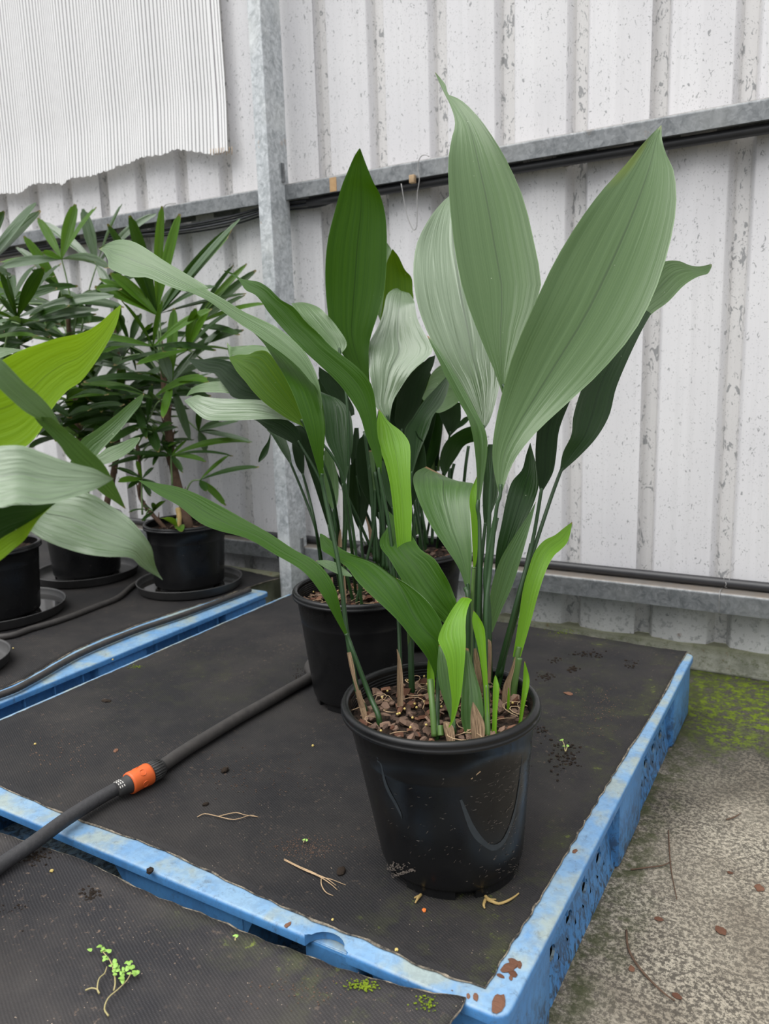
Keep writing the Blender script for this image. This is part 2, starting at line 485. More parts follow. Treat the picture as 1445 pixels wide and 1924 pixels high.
MAT['mid'] = leaf_mat('mid_green_leaf', (0.028, 0.080, 0.012), (0.058, 0.130, 0.024), 0.40, 0.18, tip=BR, spec=0.6)
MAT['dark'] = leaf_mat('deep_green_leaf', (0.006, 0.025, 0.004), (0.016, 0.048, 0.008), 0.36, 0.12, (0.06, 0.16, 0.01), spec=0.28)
MAT['black'] = leaf_mat('shadowy_green_leaf', (0.003, 0.012, 0.003), (0.008, 0.023, 0.005), 0.55, 0.05, spec=0.12)  # leaf green darkened, the shade inside the clump put into the colour
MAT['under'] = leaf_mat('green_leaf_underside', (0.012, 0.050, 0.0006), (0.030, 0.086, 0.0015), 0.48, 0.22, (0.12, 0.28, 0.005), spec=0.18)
MAT['young'] = leaf_mat('young_lime_leaf', (0.088, 0.235, 0.006), (0.150, 0.325, 0.012), 0.42, 0.32, (0.33, 0.55, 0.01), 0.35, tip=BR, spec=0.4)
MAT['lime'] = leaf_mat('yellow_green_leaf', (0.13, 0.26, 0.003), (0.20, 0.35, 0.005), 0.45, 0.35, (0.36, 0.55, 0.005), 0.35, spec=0.3)
MAT['olive'] = leaf_mat('yellowing_green_leaf', (0.018, 0.066, 0.001), (0.060, 0.118, 0.002), 0.5, 0.24, (0.18, 0.30, 0.003), spec=0.15)
MAT['stalk'] = plain('dark_green_stalk', (0.008, 0.030, 0.007), (0.020, 0.056, 0.013), 50, 0.42)
MAT['stalk_pale'] = plain('olive_green_stalk', (0.045, 0.10, 0.02), (0.085, 0.15, 0.035), 50, 0.45)
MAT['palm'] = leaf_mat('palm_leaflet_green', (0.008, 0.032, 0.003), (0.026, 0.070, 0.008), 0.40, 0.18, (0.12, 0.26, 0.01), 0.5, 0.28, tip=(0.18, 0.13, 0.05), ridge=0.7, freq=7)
MAT['palm_lit'] = leaf_mat('palm_leaflet_lit', (0.036, 0.112, 0.003), (0.074, 0.172, 0.007), 0.42, 0.32, (0.2, 0.36, 0.02), 0.5, 0.4, tip=(0.18, 0.13, 0.05), ridge=0.7, freq=7)  # lit copy of the palm leaflet, the brightness put into its colour
MAT['palm_grey'] = leaf_mat('palm_leaflet_sheen', (0.030, 0.075, 0.022), (0.090, 0.15, 0.070), 0.34, 0.15, (0.2, 0.36, 0.02), 0.5, 0.9, ridge=0.7, freq=7)  # greyer palm copy, sky sheen put into its colour
MAT['cane'] = plain('fibrous_brown_cane', (0.045, 0.028, 0.020), (0.17, 0.11, 0.075), 75, 0.9, 0.15, 0, 1.0)
MAT['petiole'] = plain('pale_green_petiole', (0.10, 0.17, 0.06), (0.18, 0.26, 0.11), 50, 0.5)

@mat
def white_sheet():
    n = NT('white_ribbed_translucent_sheet')
    v = n.coord('UV')
    w = n.n('ShaderNodeTexWave', wave_type='BANDS', bands_direction='X')
    n.l(v, w.inputs['Vector'])
    w.inputs['Scale'].default_value = 21.7
    w.inputs['Distortion'].default_value = 0.0
    line = n.ramp(w.outputs['Fac'], (0.06, 1.0), (0.24, 0.0))
    col = n.mix(line, (0.97, 0.97, 0.97), (0.30, 0.285, 0.30))
    sp = n.math('MULTIPLY', n.ramp(n.noise(n.coord(), 90, 3, 0.6), (0.68, 0.0), (0.70, 1.0)), 0.25)
    col = n.mix(sp, col, (0.5, 0.48, 0.45))
    b = n.bsdf(col, 0.55, 0, 0.3)
    tr = n.n('ShaderNodeBsdfTranslucent')
    n.put(tr.inputs[0], col)
    mx = n.n('ShaderNodeMixShader')
    mx.inputs[0].default_value = 0.3
    n.l(b.outputs[0], mx.inputs[1])
    n.l(tr.outputs[0], mx.inputs[2])
    return n.done(mx.outputs[0])

# ------------------------------------------------------------------ object helpers
RNG = random.Random(7)
def link(name, me, m=None, parent=None, smooth=True, **props):
    o = bpy.data.objects.new(name, me)
    COL.objects.link(o)
    if m is not None and me is not None:
        me.materials.clear()
        me.materials.append(MAT[m])
    if me is not None and smooth:
        me.polygons.foreach_set('use_smooth', [True] * len(me.polygons))
    if parent is not None:
        o.parent = parent
    for k, v in props.items():
        o[k] = v
    return o
def empty(name, loc, label, cat, group=None):
    o = bpy.data.objects.new(name, None)
    COL.objects.link(o)
    o.location = loc
    o.empty_display_size = 0.05
    o['label'] = label
    o['category'] = cat
    if group:
        o['group'] = group
    return o
def child(o, parent):
    o.parent = parent
    o.matrix_parent_inverse = Matrix.Translation(-Vector(parent.location))
    return o
def mesh(verts, faces, name='m'):
    me = bpy.data.meshes.new(name)
    me.from_pydata([tuple(map(float, v)) for v in verts], [], faces)
    me.update()
    return me
def from_bm(bm, name='m', sharp=None):
    me = bpy.data.meshes.new(name)
    bmesh.ops.recalc_face_normals(bm, faces=bm.faces)
    bm.to_mesh(me)
    bm.free()
    return me
def box_into(bm, x0, x1, y0, y1, z0, z1, bev=0.0):
    g = bmesh.ops.create_cube(bm, size=1.0)
    vs = g['verts']
    for v in vs:
        v.co = Vector(((x0 + x1) / 2 + v.co.x * (x1 - x0), (y0 + y1) / 2 + v.co.y * (y1 - y0), (z0 + z1) / 2 + v.co.z * (z1 - z0)))
    if bev > 0:
        es = list({e for v in vs for e in v.link_edges})
        bmesh.ops.bevel(bm, geom=es, offset=bev, segments=2, affect='EDGES', profile=0.6)
def box_mesh(*a, **k):
    bm = bmesh.new()
    box_into(bm, *a, **k)
    return from_bm(bm)
def crsp(P, n):
    """Catmull-Rom resample of rows P to n rows"""
    P = np.asarray(P, float)
    k = len(P)
    if k == 2:
        t = np.linspace(0, 1, n)[:, None]
        return P[0] * (1 - t) + P[1] * t
    Q = np.vstack([2 * P[0] - P[1], P, 2 * P[-1] - P[-2]])
    out = []
    for s in np.linspace(0, k - 1, n):
        i = min(int(s), k - 2)
        t = s - i
        a, b, c, d = Q[i], Q[i + 1], Q[i + 2], Q[i + 3]
        out.append(0.5 * (2 * b + (c - a) * t + (2 * a - 5 * b + 4 * c - d) * t * t + (3 * b - a - 3 * c + d) * t ** 3))
    return np.array(out)
def tube_data(path, rad, seg=8, n=None, cap=True):
    P = crsp(path, n) if n else np.asarray(path, float)
    k = len(P)
    R = np.asarray(rad, float) if hasattr(rad, '__len__') else np.full(k, rad)
    if len(R) != k:
        R = np.interp(np.linspace(0, 1, k), np.linspace(0, 1, len(R)), R)
    T = np.gradient(P, axis=0)
    T /= np.linalg.norm(T, axis=1)[:, None] + 1e-12
    a = np.array([0, 0, 1.0]) if abs(T[0][2]) < 0.9 else np.array([1.0, 0, 0])
    V, F = [], []
    nrm = np.cross(T[0], a)
    nrm /= np.linalg.norm(nrm)
    for i in range(k):
        nrm = nrm - T[i] * (nrm @ T[i])
        nrm /= np.linalg.norm(nrm) + 1e-12
        b = np.cross(T[i], nrm)
        for j in range(seg):
            t = 2 * math.pi * j / seg
            V.append(P[i] + R[i] * (math.cos(t) * nrm + math.sin(t) * b))
    for i in range(k - 1):
        for j in range(seg):
            F.append((i * seg + j, i * seg + (j + 1) % seg, (i + 1) * seg + (j + 1) % seg, (i + 1) * seg + j))
    if cap:
        F.append(tuple(range(seg))[::-1])
        F.append(tuple((k - 1) * seg + j for j in range(seg)))
    return V, F
def tube(path, rad, seg=8, n=None, cap=True):
    return mesh(*tube_data(path, rad, seg, n, cap))
def join_data(parts):
    V, F = [], []
    for v, f in parts:
        o = len(V)
        V += list(v)
        F += [tuple(i + o for i in q) for q in f]
    return V, F
def lathe_data(prof, c, seg=48, shear=(0, 0), zref=(0, 1)):
    V, F = [], []
    for (r, z) in prof:
        s = (z - zref[0]) / (zref[1] - zref[0])
        for j in range(seg):
            t = 2 * math.pi * j / seg
            V.append((c[0] + r * math.cos(t) + shear[0] * s, c[1] + r * math.sin(t) + shear[1] * s, z))
    for i in range(len(prof) - 1):
        for j in range(seg):
            F.append((i * seg + j, i * seg + (j + 1) % seg, (i + 1) * seg + (j + 1) % seg, (i + 1) * seg + j))
    return V, F

# ------------------------------------------------------------------ the setting
# ground
fl = link('floor', mesh([(-9, -7, 0), (6, -7, 0), (6, 2.6, 0), (-9, 2.6, 0)], [(0, 1, 2, 3)]), 'concrete', smooth=False, kind='structure',
          label='speckled concrete ground with bright moss near the wall')
# corrugated wall: pans with a shallow centre crease, ribs recessed away from the room
WY, WZ0, WZ1 = 2.14, 0.074, 2.9
X0 = -0.482
wall = bpy.data.objects.new('wall_back', None)
COL.objects.link(wall)
wall.location = (0, WY, 0)
wall['kind'] = 'structure'
wall['label'] = 'pale grey corrugated steel wall with flaking specks'
def rib_profile(x0):
    return [(x0, 0.0), (x0 + 0.003, 0.003), (x0 + 0.017, 0.028), (x0 + 0.032, 0.0265), (x0 + 0.047, 0.028), (x0 + 0.058, 0.003), (x0 + 0.061, 0.0),
            (x0 + 0.129, -0.012), (x0 + 0.132, -0.012)]
ns = 0
for sh in range(-4, 2):
    pts = []
    for k in range(5):
        pts += rib_profile(X0 + 0.2 * (sh * 5 + k))
    pts.append((X0 + 0.2 * (sh * 5 + 5), 0.0))
    # the sheets lap: each one ends just behind the next
    pts.append((X0 + 0.2 * (sh * 5 + 5) + 0.012, 0.0008))
    V, F = [], []
    zs = [WZ0, 0.9, 1.9, WZ1]
    nx = len(pts)
    for z in zs:
        for (x, y) in pts:
            V.append((x, y + WY, z))
    for i in range(len(zs) - 1):
        for j in range(nx - 1):
            F.append((i * nx + j, i * nx + j + 1, (i + 1) * nx + j + 1, (i + 1) * nx + j))
    V = [(x, y - WY - (0.0009 if sh % 2 else 0), z) for (x, y, z) in V]
    o = link('wall_sheet', mesh(V, F), 'wall_sheet', smooth=False)
    o.parent = wall
# concrete footing under the sheets
o = link('trim_1', box_mesh(-4.6, 2.2, 2.128, 2.5, 0, 0.0735, bev=0.006), 'footing', kind='structure', smooth=False,
         label='mossy rust-stained concrete footing under the wall')
# horizontal girts: folded channels open underneath
def girt(name, x0, x1, yf, z0, z1, yb, label):
    th = 0.003
    r = 0.007
    prof = [(yf + 0.012, z0 + th), (yf + 0.012, z0), (yf, z0)]
    for a in np.linspace(0, 90, 5):
        t = math.radians(a)
        prof.append((yf + r - r * math.cos(t), z1 - r + r * math.sin(t)))
    prof += [(yb, z1), (yb, z0 - 0.0), (yb - th, z0), (yb - th, z1 - th)]
    for a in np.linspace(90, 0, 4):
        t = math.radians(a)
        prof.append((yf + r - (r - th) * math.cos(t), z1 - r + (r - th) * math.sin(t)))
    prof += [(yf + th, z0 + th)]
    k = len(prof)
    xs = np.linspace(x0, x1, 5)
    V = [(x, y, z) for x in xs for (y, z) in prof]
    F = []
    for i in range(len(xs) - 1):
        for j in range(k):
            F.append((i * k + j, i * k + (j + 1) % k, (i + 1) * k + (j + 1) % k, (i + 1) * k + j))
    F.append(tuple(range(k)))
    F.append(tuple((len(xs) - 1) * k + j for j in range(k))[::-1])
    bm = bmesh.new()
    vs = [bm.verts.new(v) for v in V]
    for f in F:
        bm.faces.new([vs[i] for i in f])
    o = link(name, from_bm(bm), 'galvanised', kind='structure', smooth=False, label=label)
    return o
g1 = girt('trim_2', -4.4, 2.0, 2.06, 1.350, 1.397, 2.138, 'galvanised steel rail crossing the wall high up, dark underneath')
g2 = girt('trim_3', -4.4, 2.0, 2.06, 0.190, 0.243, 2.138, 'dusty galvanised steel rail low on the wall under the black pipe')
o = link('rust_stain', box_mesh(-1.378, -1.354, 2.0592, 2.0598, 1.351, 1.391), 'rust_stain', g2 if False else g1, smooth=False)
# steel post
PX0, PX1, PY0, PY1 = -1.594, -1.546, 1.985, 2.062
bm = bmesh.new()
box_into(bm, PX0, PX1, PY0, PY1 + 0.02, 0.0, 2.9, bev=0.004)
o = link('trim_4', from_bm(bm), 'post_steel', kind='structure', smooth=False, label='upright galvanised steel post before the wall')
# little steel angle cleats at the post
o2 = link('cleat', box_mesh(PX1 - 0.001, PX1 + 0.006, 2.045, 2.056, 0.215, 0.275), 'galvanised', o, smooth=False)
o2 = link('cleat', box_mesh(PX1 - 0.001, PX1 + 0.006, 2.045, 2.056, 1.40, 1.455), 'galvanised', o, smooth=False)
# end of the concrete block behind the left pallet
# ------------------------------------------------------------------ white translucent sheet, upper left
def white_panel():
    x0, x1 = -3.35, -1.80
    nx, nz = 130, 26
    bot_px = [(-180, 385), (0, 366), (40, 364), (58, 352), (78, 346), (110, 344), (122, 349), (142, 337), (180, 330), (216, 321), (222, 314), (262, 301), (310, 292), (322, 285), (334, 281), (350, 284), (390, 289), (395, 292), (437, 285)]
    bx = [at_y(a, b, 2.10) for a, b in bot_px]
    bxs = [p[0] for p in bx]
    bzs = [p[2] for p in bx]
    V, F, UV = [], [], []
    for i in range(nx + 1):
        s = i / nx
        x = x0 + (x1 - x0) * s
        zb = np.interp(x, bxs, bzs) + 0.003 * math.sin(x * 190)
        for j in range(nz + 1):
            t = j / nz
            z = zb + (2.85 - zb) * t
            fold = 0.010 * math.sin((x - X0) / 0.2 * 2 * math.pi + 0.8) + 0.004 * math.sin(x * 17 + z * 2)
            fold *= (0.55 + 0.45 * min(1, (x1 - x) / 0.15))
            rib = 0.0012 * math.cos(x * 2 * math.pi / 0.0098)
            curl = -0.010 * max(0, 1 - t * 8)
            V.append((x + (0.012 * (1 - t) if s > 0.97 else 0), 2.094 + fold * 0.8 + curl + 0.003, z))
            UV.append((x * 1.0, z))
    for i in range(nx):
        for j in range(nz):
            a = i * (nz + 1) + j
            F.append((a, a + nz + 1, a + nz + 2, a + 1))
    me = mesh(V, F)
    uvl = me.uv_layers.new(name='UVMap')
    for li, l in enumerate(me.loops):
        uvl.data[li].uv = UV[l.vertex_index]
    o = link('translucent_sheet', me, 'white_sheet')
    o['label'] = 'white translucent sheet with fine vertical ribs and torn bottom edge'
    o['category'] = 'sheet'
    # torn fringe at the lower right corner
    parts = []
    for k in range(9):
        c = at_y(396 + k * 5, 287 - k * 0.5, 2.088)
        parts.append(tube_data([c + np.array([0, 0, 0.012]), c, c + np.array([RNG.uniform(-.003, .003), -0.003, -RNG.uniform(.006, .013)])], 0.0011, 5))
    f = link('torn_fringe', mesh(*join_data(parts)), 'straw', o, kind='stuff')
    return o
white_panel()

# ------------------------------------------------------------------ pipes, cables, wires on the wall
pp = empty('poly_pipe', (-1.3, 2.115, 0.2565), 'black poly pipe lying along the low wall rail', 'pipe')
child(link('pipe', tube([(-4.3, 2.112, .2565), (-2.5, 2.112, .2568), (-1.2, 2.1115, .2566), (0.2, 2.112, .2565), (1.9, 2.112, .2565)], 0.0125, 14, 30), 'pipe'), pp)
def tie(xc):
    d = []
    for dx in (0.0, 0.013):
        ring = [(xc + dx + 0.002 * math.sin(a), 2.115 - 0.0136 * math.cos(a), 0.2565 + 0.0136 * math.sin(a)) for a in np.linspace(-1.4, 2.6, 12)]
        d.append(tube_data(ring, 0.0008, 5))
    d.append(tube_data([(xc, 2.103, .245), (xc - .001, 2.0575, .244), (xc - .0005, 2.0575, .205), (xc, 2.06, .188), (xc + .003, 2.075, .183)], 0.0009, 5, 14))
    d.append(tube_data([(xc + .007, 2.1, .262), (xc + .009, 2.096, .256), (xc + .006, 2.099, .250), (xc + .011, 2.102, .247)], 0.0008, 5, 10))
    d.append(tube_data([(xc + .006, 2.113, .271), (xc + .012, 2.115, .284), (xc + .022, 2.118, .290), (xc + .02, 2.12, .303), (xc + .024, 2.12, .311)], 0.0007, 5, 14))
    return join_data(d)
child(link('wire_tie', mesh(*tie(-0.243)), 'wire'), pp)
tr = [(-1.655, 2.10, .275), (-1.656, 2.097, .255), (-1.656, 2.056, .244), (-1.655, 2.054, .205), (-1.65, 2.06, .186)]
child(link('cable_tie', tube(tr, 0.0022, 6, 14), 'cable'), pp)

pu = empty('poly_pipe', (-0.5, 2.088, 1.338), 'black poly pipe tucked under the high wall rail right of the post', 'pipe')
child(link('pipe', tube([(-1.48, 2.088, 1.3372), (-.8, 2.088, 1.3376), (0, 2.088, 1.3372), (1.9, 2.088, 1.3375)], 0.0122, 14, 24), 'pipe'), pu)
cb = empty('cable_bundle', (-1.7, 2.1, 1.34), 'bundle of black cables sagging under the high wall rail', 'cables')
for k in range(4):
    y = 2.085 + 0.012 * (k % 2)
    path = [(-3.6, y, 1.335 - .006 * k), (-2.5, y, 1.335 - .004 * k), (-2.05, y - .006, 1.326 - .007 * k), (-1.8, y - .01, 1.330 - .008 * k), (-1.62, y, 1.346 - .006 * k), (-1.45, y, 1.345 - .007 * k), (-1.36, y, 1.349 - .004 * k), (-1.2, y + .006, 1.356), (-0.8, y + .01, 1.36)]
    child(link('cable', tube(path, 0.0042 if k < 3 else 0.003, 8, 40), 'cable'), cb)

wh = empty('wire_hook', (-0.95, 2.055, 1.38), 'thin grey wire hook hanging on the high wall rail', 'hook')
def pxy(pts, Y):
    return [at_y(a, b, Y) for a, b in pts]
child(link('hook_wire', tube(pxy([(806, 294), (800, 291), (792, 293), (787, 302), (785, 318), (788, 335), (786, 352), (784, 365), (784, 395), (783, 425), (778, 432), (772, 424), (765, 405), (759, 375), (754, 345)], 2.052), 0.0013, 6, 50), 'wire'), wh)
q = at_y(776, 337, 2.055)
child(link('clip', box_mesh(q[0] - .008, q[0] + .008, 2.045, 2.0595, q[2] - .011, q[2] + .011, bev=0.002), 'straw'), wh)
w2 = empty('bent_wire', (-2.05, 2.05, 1.39), 'thin bent wire looped over the high rail above the palms', 'wire')
child(link('wire', tube(pxy([(330, 382), (318, 383), (311, 385), (307, 392), (308, 402), (311, 412), (309, 420)], 2.052), 0.0014, 6, 24), 'wire'), w2)
# mud nest under the rail
q = at_y(1056, 316, 2.10)
bm = bmesh.new()
bmesh.ops.create_icosphere(bm, subdivisions=3, radius=1)
for v in bm.verts:
    v.co = Vector((q[0] + v.co.x * .024, 2.125 + v.co.y * .018, 1.345 + v.co.z * .012)) + Vector((RNG.uniform(-1, 1), RNG.uniform(-1, 1), RNG.uniform(-1, 1))) * 0.0015
o = link('mud_nest', from_bm(bm), 'nest')
o['label'] = 'small grey mud nest stuck under the high rail'
o['category'] = 'nest'

# ------------------------------------------------------------------ pallets
TZ = 0.149
def prism(poly, z0, z1):
    bm = bmesh.new()
    b = [bm.verts.new((x, y, z0)) for x, y in poly]
    t = [bm.verts.new((x, y, z1)) for x, y in poly]
    k = len(poly)
    bm.faces.new(t)
    bm.faces.new(b[::-1])
    for i in range(k):
        bm.faces.new((b[i], b[(i + 1) % k], t[(i + 1) % k], t[i]))
    return bm
def side_panel(y0, y1, holes, xt, xb, z0, z1, flip=1):
    """sloping wall with real round holes: cells of (square ring -> circle)"""
    V, F = [], []
    def P(y, z):
        t = (z - z0) / (z1 - z0)
        return (xb + (xt - xb) * t, y, z)
    hz, hr, hw = 0.055, 0.0105, 0.022
    ys = [y0]
    for h in holes:
        ys += [h - hw, h + hw]
    ys.append(y1)
    def quad(a, b, c, d):
        i = len(V)
        V.extend([P(*a), P(*b), P(*c), P(*d)])
        F.append((i, i + 1, i + 2, i + 3))
    zl, zh = hz - hw, hz + hw
    quad((y0, z0), (y1, z0), (y1, zl), (y0, zl))
    quad((y0, zh), (y1, zh), (y1, z1), (y0, z1))
    for i in range(0, len(ys), 2):
        quad((ys[i], zl), (ys[i + 1], zl), (ys[i + 1], zh), (ys[i], zh))
    for h in holes:
        n = 16
        sq, ci, dp = [], [], []
        for k in range(n):
            a = 2 * math.pi * (k + .5) / n
            c, s = math.cos(a), math.sin(a)
            m_ = max(abs(c), abs(s))
            sq.append(P(h + hw * c / m_, hz + hw * s / m_))
            ci.append(P(h + hr * c * 1.35, hz + hr * s * 0.8))
            p = ci[-1]
            dp.append((p[0] - 0.004 * flip, p[1], p[2]))
        b = len(V)
        V.extend(sq + ci + dp)
        for k in range(n):
            k2 = (k + 1) % n
            F.append((b + k, b + k2, b + n + k2, b + n + k))
            F.append((b + n + k, b + n + k2, b + 2 * n + k2, b + 2 * n + k))
    bm = bmesh.new()
    vs = [bm.verts.new(v) for v in V]
    for f in F:
        bm.faces.new([vs[i] for i in f])
    bmesh.ops.remove_doubles(bm, verts=bm.verts, dist=1e-5)
    return from_bm(bm)
def round_poly(x0, x1, y0, y1, r, n=5):
    out = []
    for cx_, cy_, a0 in ((x1 - r, y0 + r, -90), (x1 - r, y1 - r, 0), (x0 + r, y1 - r, 90), (x0 + r, y0 + r, 180)):
        for k in range(n):
            a = math.radians(a0 + 90 * k / (n - 1))
            out.append((cx_ + r * math.cos(a), cy_ + r * math.sin(a)))
    return out
def pallet(name, x0, x1, y0, y1, label, scoop=None, holes_right=True):
    t = empty(name, ((x0 + x1) / 2, (y0 + y1) / 2, 0), label, 'pallet')
    poly = round_poly(x0, x1, y0, y1, 0.018)
    if scoop:
        r = 0.030
        arc = [(scoop + r * math.cos(a), y0 + 0.85 * r * math.sin(a) * 1.0) for a in np.linspace(math.pi, 0, 11)]
        # the front edge runs from the last vertex (left corner) to the first (right corner)
        poly = poly + arc
    bm = prism(poly, TZ - 0.0135, TZ)
    es = [e for e in bm.edges if all(abs(v.co.z - TZ) < 1e-6 for v in e.verts)]
    bmesh.ops.bevel(bm, geom=es, offset=0.0045, segments=4, profile=0.5, affect='EDGES', clamp_overlap=True)
    dk = child(link('deck', from_bm(bm), 'blue'), t)
    dk.data.set_sharp_from_angle(angle=math.radians(40))
    if scoop:
        child(link('hand_recess', box_mesh(scoop - .04, scoop + .04, y0 + 0.012, y0 + .05, TZ - .05, TZ - .0142, bev=.004), 'blue', smooth=False), t)
    wx, wy = (x1 - x0), (y1 - y0)
    bxs = [(x0 + .005, x0 + .165), (x0 + wx / 2 - .008, x0 + wx / 2 + .22), (x1 - .163, x1 - .005)]
    bys = [(y0 + .010, y0 + .17), (y0 + wy / 2 - .075, y0 + wy / 2 + .085), (y1 - .20, y1 - .010)]
    for i, (a, b) in enumerate(bxs):
        for j, (c, d) in enumerate(bys):
            bm = bmesh.new()
            box_into(bm, a, b, c, d, 0.0, TZ - 0.0142, bev=0.012)
            # blocks flare a little towards the ground
            bk = child(link('block', from_bm(bm), 'blue'), t)
            bk.data.set_sharp_from_angle(angle=math.radians(50))
    # skids and side walls with drain holes
    for (xa, xb_, fl_) in ((x1 - .038, x1 - .014, 1), (x0 + .038, x0 + .014, -1)):
        for j in range(2):
            ya, yb = bys[j][1] - .004, bys[j + 1][0] + .004
            st = (yb - ya) / 4.6
            hs = [ya + st * (0.75 + k) for k in range(4)]
            child(link('side_wall', side_panel(ya, yb, hs, xa, xb_, 0.0, TZ - 0.014, fl_), 'blue', smooth=False), t)
    # arched apron over each fork opening in front and back
    for yy, sg in ((y0 + .014, 1), (y1 - .014, -1)):
        for i in range(2):
            xa, xb_ = bxs[i][1] - .004, bxs[i + 1][0] + .004
            up = [(xa + (xb_ - xa) * s, TZ - .0142) for s in np.linspace(0, 1, 14)]
            lo = []
            for s in np.linspace(0, 1, 14):
                x = xa + (xb_ - xa) * s
                e = min(s, 1 - s) * (xb_ - xa)
                drop = 0.0165 + (0.045 * (1 - math.sqrt(max(0, 1 - (1 - e / 0.05) ** 2))) if e < 0.05 else 0)
                lo.append((x, TZ - drop))
            V = [(x, yy, z) for x, z in up] + [(x, yy, z) for x, z in lo] + [(x, yy + .005 * sg, z) for x, z in up] + [(x, yy + .005 * sg, z) for x, z in lo]
            F = []
            n = 14
            for k in range(n - 1):
                F += [(k, k + 1, n + k + 1, n + k), (2 * n + k, 3 * n + k, 3 * n + k + 1, 2 * n + k + 1), (n + k, n + k + 1, 3 * n + k + 1, 3 * n + k)]
            child(link('apron', mesh(V, F), 'blue', smooth=False), t)
    # stiffening ribs under the lip on the long sides
    parts = []
    for k in range(14):
        yk = y0 + wy * (k + 1) / 15
        for xx in (x0 + .006, x1 - .016):
            bm = bmesh.new()
            box_into(bm, xx, xx + .010, yk - .0016, yk + .0016, TZ - .040, TZ - .0142)
            me = from_bm(bm)
            parts.append(([v.co[:] for v in me.vertices], [tuple(p.vertices) for p in me.polygons]))
    child(link('lip_ribs', mesh(*join_data(parts)), 'blue', smooth=False, kind='stuff'), t)
    # bottom skids and inner dark floor of the deck
    for (c, d) in bys:
        child(link('skid', box_mesh(x0 + .03, x1 - .03, c + .03, d - .03, 0.0, 0.018), 'blue', smooth=False), t)
    return t
pal = pallet('plastic_pallet', -1.452, -0.267, 0.668, 1.850, 'weathered blue plastic pallet under the big front potted plants', scoop=-0.500)
pal2 = pallet('plastic_pallet', -2.70, -1.522, 0.672, 1.842, 'blue plastic pallet under the palms, at the left beyond a dark gap')
pal3 = pallet('plastic_pallet', -1.50, -0.330, -0.560, 0.612, 'blue plastic pallet under the nearest weed mat, mostly hidden')

# ------------------------------------------------------------------ weed mats
def weed_mat(front, back, left, right, z, label, moss=None, name='weed_mat', thick=0.0025, amp=0.0006, seed=1, ridge=None, m_='weed_mat'):
    """a cloth between four wavy border curves (Coons patch)"""
    nu, nv = 56, 56
    fr, bk, lf, rg = crsp(front, nu + 1), crsp(back, nu + 1), crsp(left, nv + 1), crsp(right, nv + 1)
    rr = random.Random(seed)
    ph = [(rr.uniform(3, 14), rr.uniform(3, 14), rr.uniform(0, 6)) for _ in range(6)]
    V, F, E = [], [], []
    for j in range(nv + 1):
        t = j / nv
        for i in range(nu + 1):
            s = i / nu
            p = (1 - t) * fr[i] + t * bk[i] + (1 - s) * lf[j] + s * rg[j] - ((1 - s) * (1 - t) * fr[0] + s * (1 - t) * fr[-1] + (1 - s) * t * bk[0] + s * t * bk[-1])
            e = min(s, 1 - s, t, 1 - t)
            h = sum(math.sin(a * p[0] + b * p[1] + c) for a, b, c in ph) / 6 * amp * 2
            jit = 0.0012 * math.sin(p[0] * 130 + p[1] * 170) if e == 0 else 0
            h = abs(h) + (ridge(p[0], p[1]) if ridge else 0)
            V.append((p[0] + jit, p[1] + jit, z + thick + h))
            E.append(moss(p[0], p[1]) if moss else 0.0)
    n = nu + 1
    for j in range(nv):
        for i in range(nu):
            a = j * n + i
            F.append((a, a + 1, a + n + 1, a + n))
    border = [i for i in range(n)] + [j * n + nu for j in range(1, nv + 1)] + [nv * n + i for i in range(nu - 1, -1, -1)] + [j * n for j in range(nv - 1, 0, -1)]
    base = len(V)
    for b in border:
        V.append((V[b][0], V[b][1], min(V[b][2] - thick, z + 0.001)))
        E.append(E[b])
    k = len(border)
    for i in range(k):
        F.append((border[i], base + i, base + (i + 1) % k, border[(i + 1) % k]))
    me = mesh(V, F)
    ca = me.color_attributes.new('edge', 'FLOAT_COLOR', 'POINT')
    for i, e in enumerate(E):
        ca.data[i].color = (e, e, e, 1)
    o = link(name, me, m_)
    o['label'] = label
    o['category'] = 'mat'
    path = [np.array(V[b]) + np.array([0, 0, -thick * .55]) for b in border]
    path.append(path[0])
    rad = [0.0009 + 0.0008 * abs(math.sin(i * .37)) * rr.random() + 0.0005 * rr.random() for i in range(len(path))]
    f = link('frayed_edge', tube(path, rad, 6), 'frayed', o)
    return o
def zpts(pts, z=0.15):
    return [at_z(a, b, z)[:2].tolist() for a, b in pts]
MZ = TZ
def moss_main(x, y):
    a = max(0, 1 - math.hypot((x + 0.36) / 0.16, (y - 0.80) / 0.22)) * 1.7
    b = max(0, 1 - abs(x + 0.31) / 0.05) * 0.8
    c = max(0, 1 - math.hypot((x + 0.55) / 0.28, (y - 1.84) / 0.05)) * 1.5
    d = max(0, 1 - math.hypot((x + 1.2) / 0.3, (y - 1.2) / 0.3)) * 0.5
    e = max(0, 1 - math.hypot((x + 0.45) / 0.3, (y - 1.45) / 0.35)) * 0.8
    return min(1, a + b + c + d + e)
fpts = [(-1.432, .712)] + zpts([(0, 1478), (145, 1539), (300, 1595), (480, 1680), (610, 1738), (700, 1772), (780, 1811), (845, 1836), (913, 1856)])
rpts = zpts([(913, 1856), (960, 1775), (997, 1718), (1052, 1625), (1100, 1543), (1145, 1468), (1183, 1407), (1240, 1315), (1290, 1225)])
bpts = [(-1.432, 1.862), (-1.1, 1.864), (-.85, 1.866)] + zpts([(995, 1178), (1145, 1203), (1220, 1216), (1290, 1225)])
lpts = [(-1.432, .712), (-1.436, 1.0), (-1.437, 1.4), (-1.434, 1.862)]
m1 = weed_mat(fpts, bpts, lpts, rpts, MZ, 'black woven weed mat under the two large pots, moss at its near right corner', moss_main)
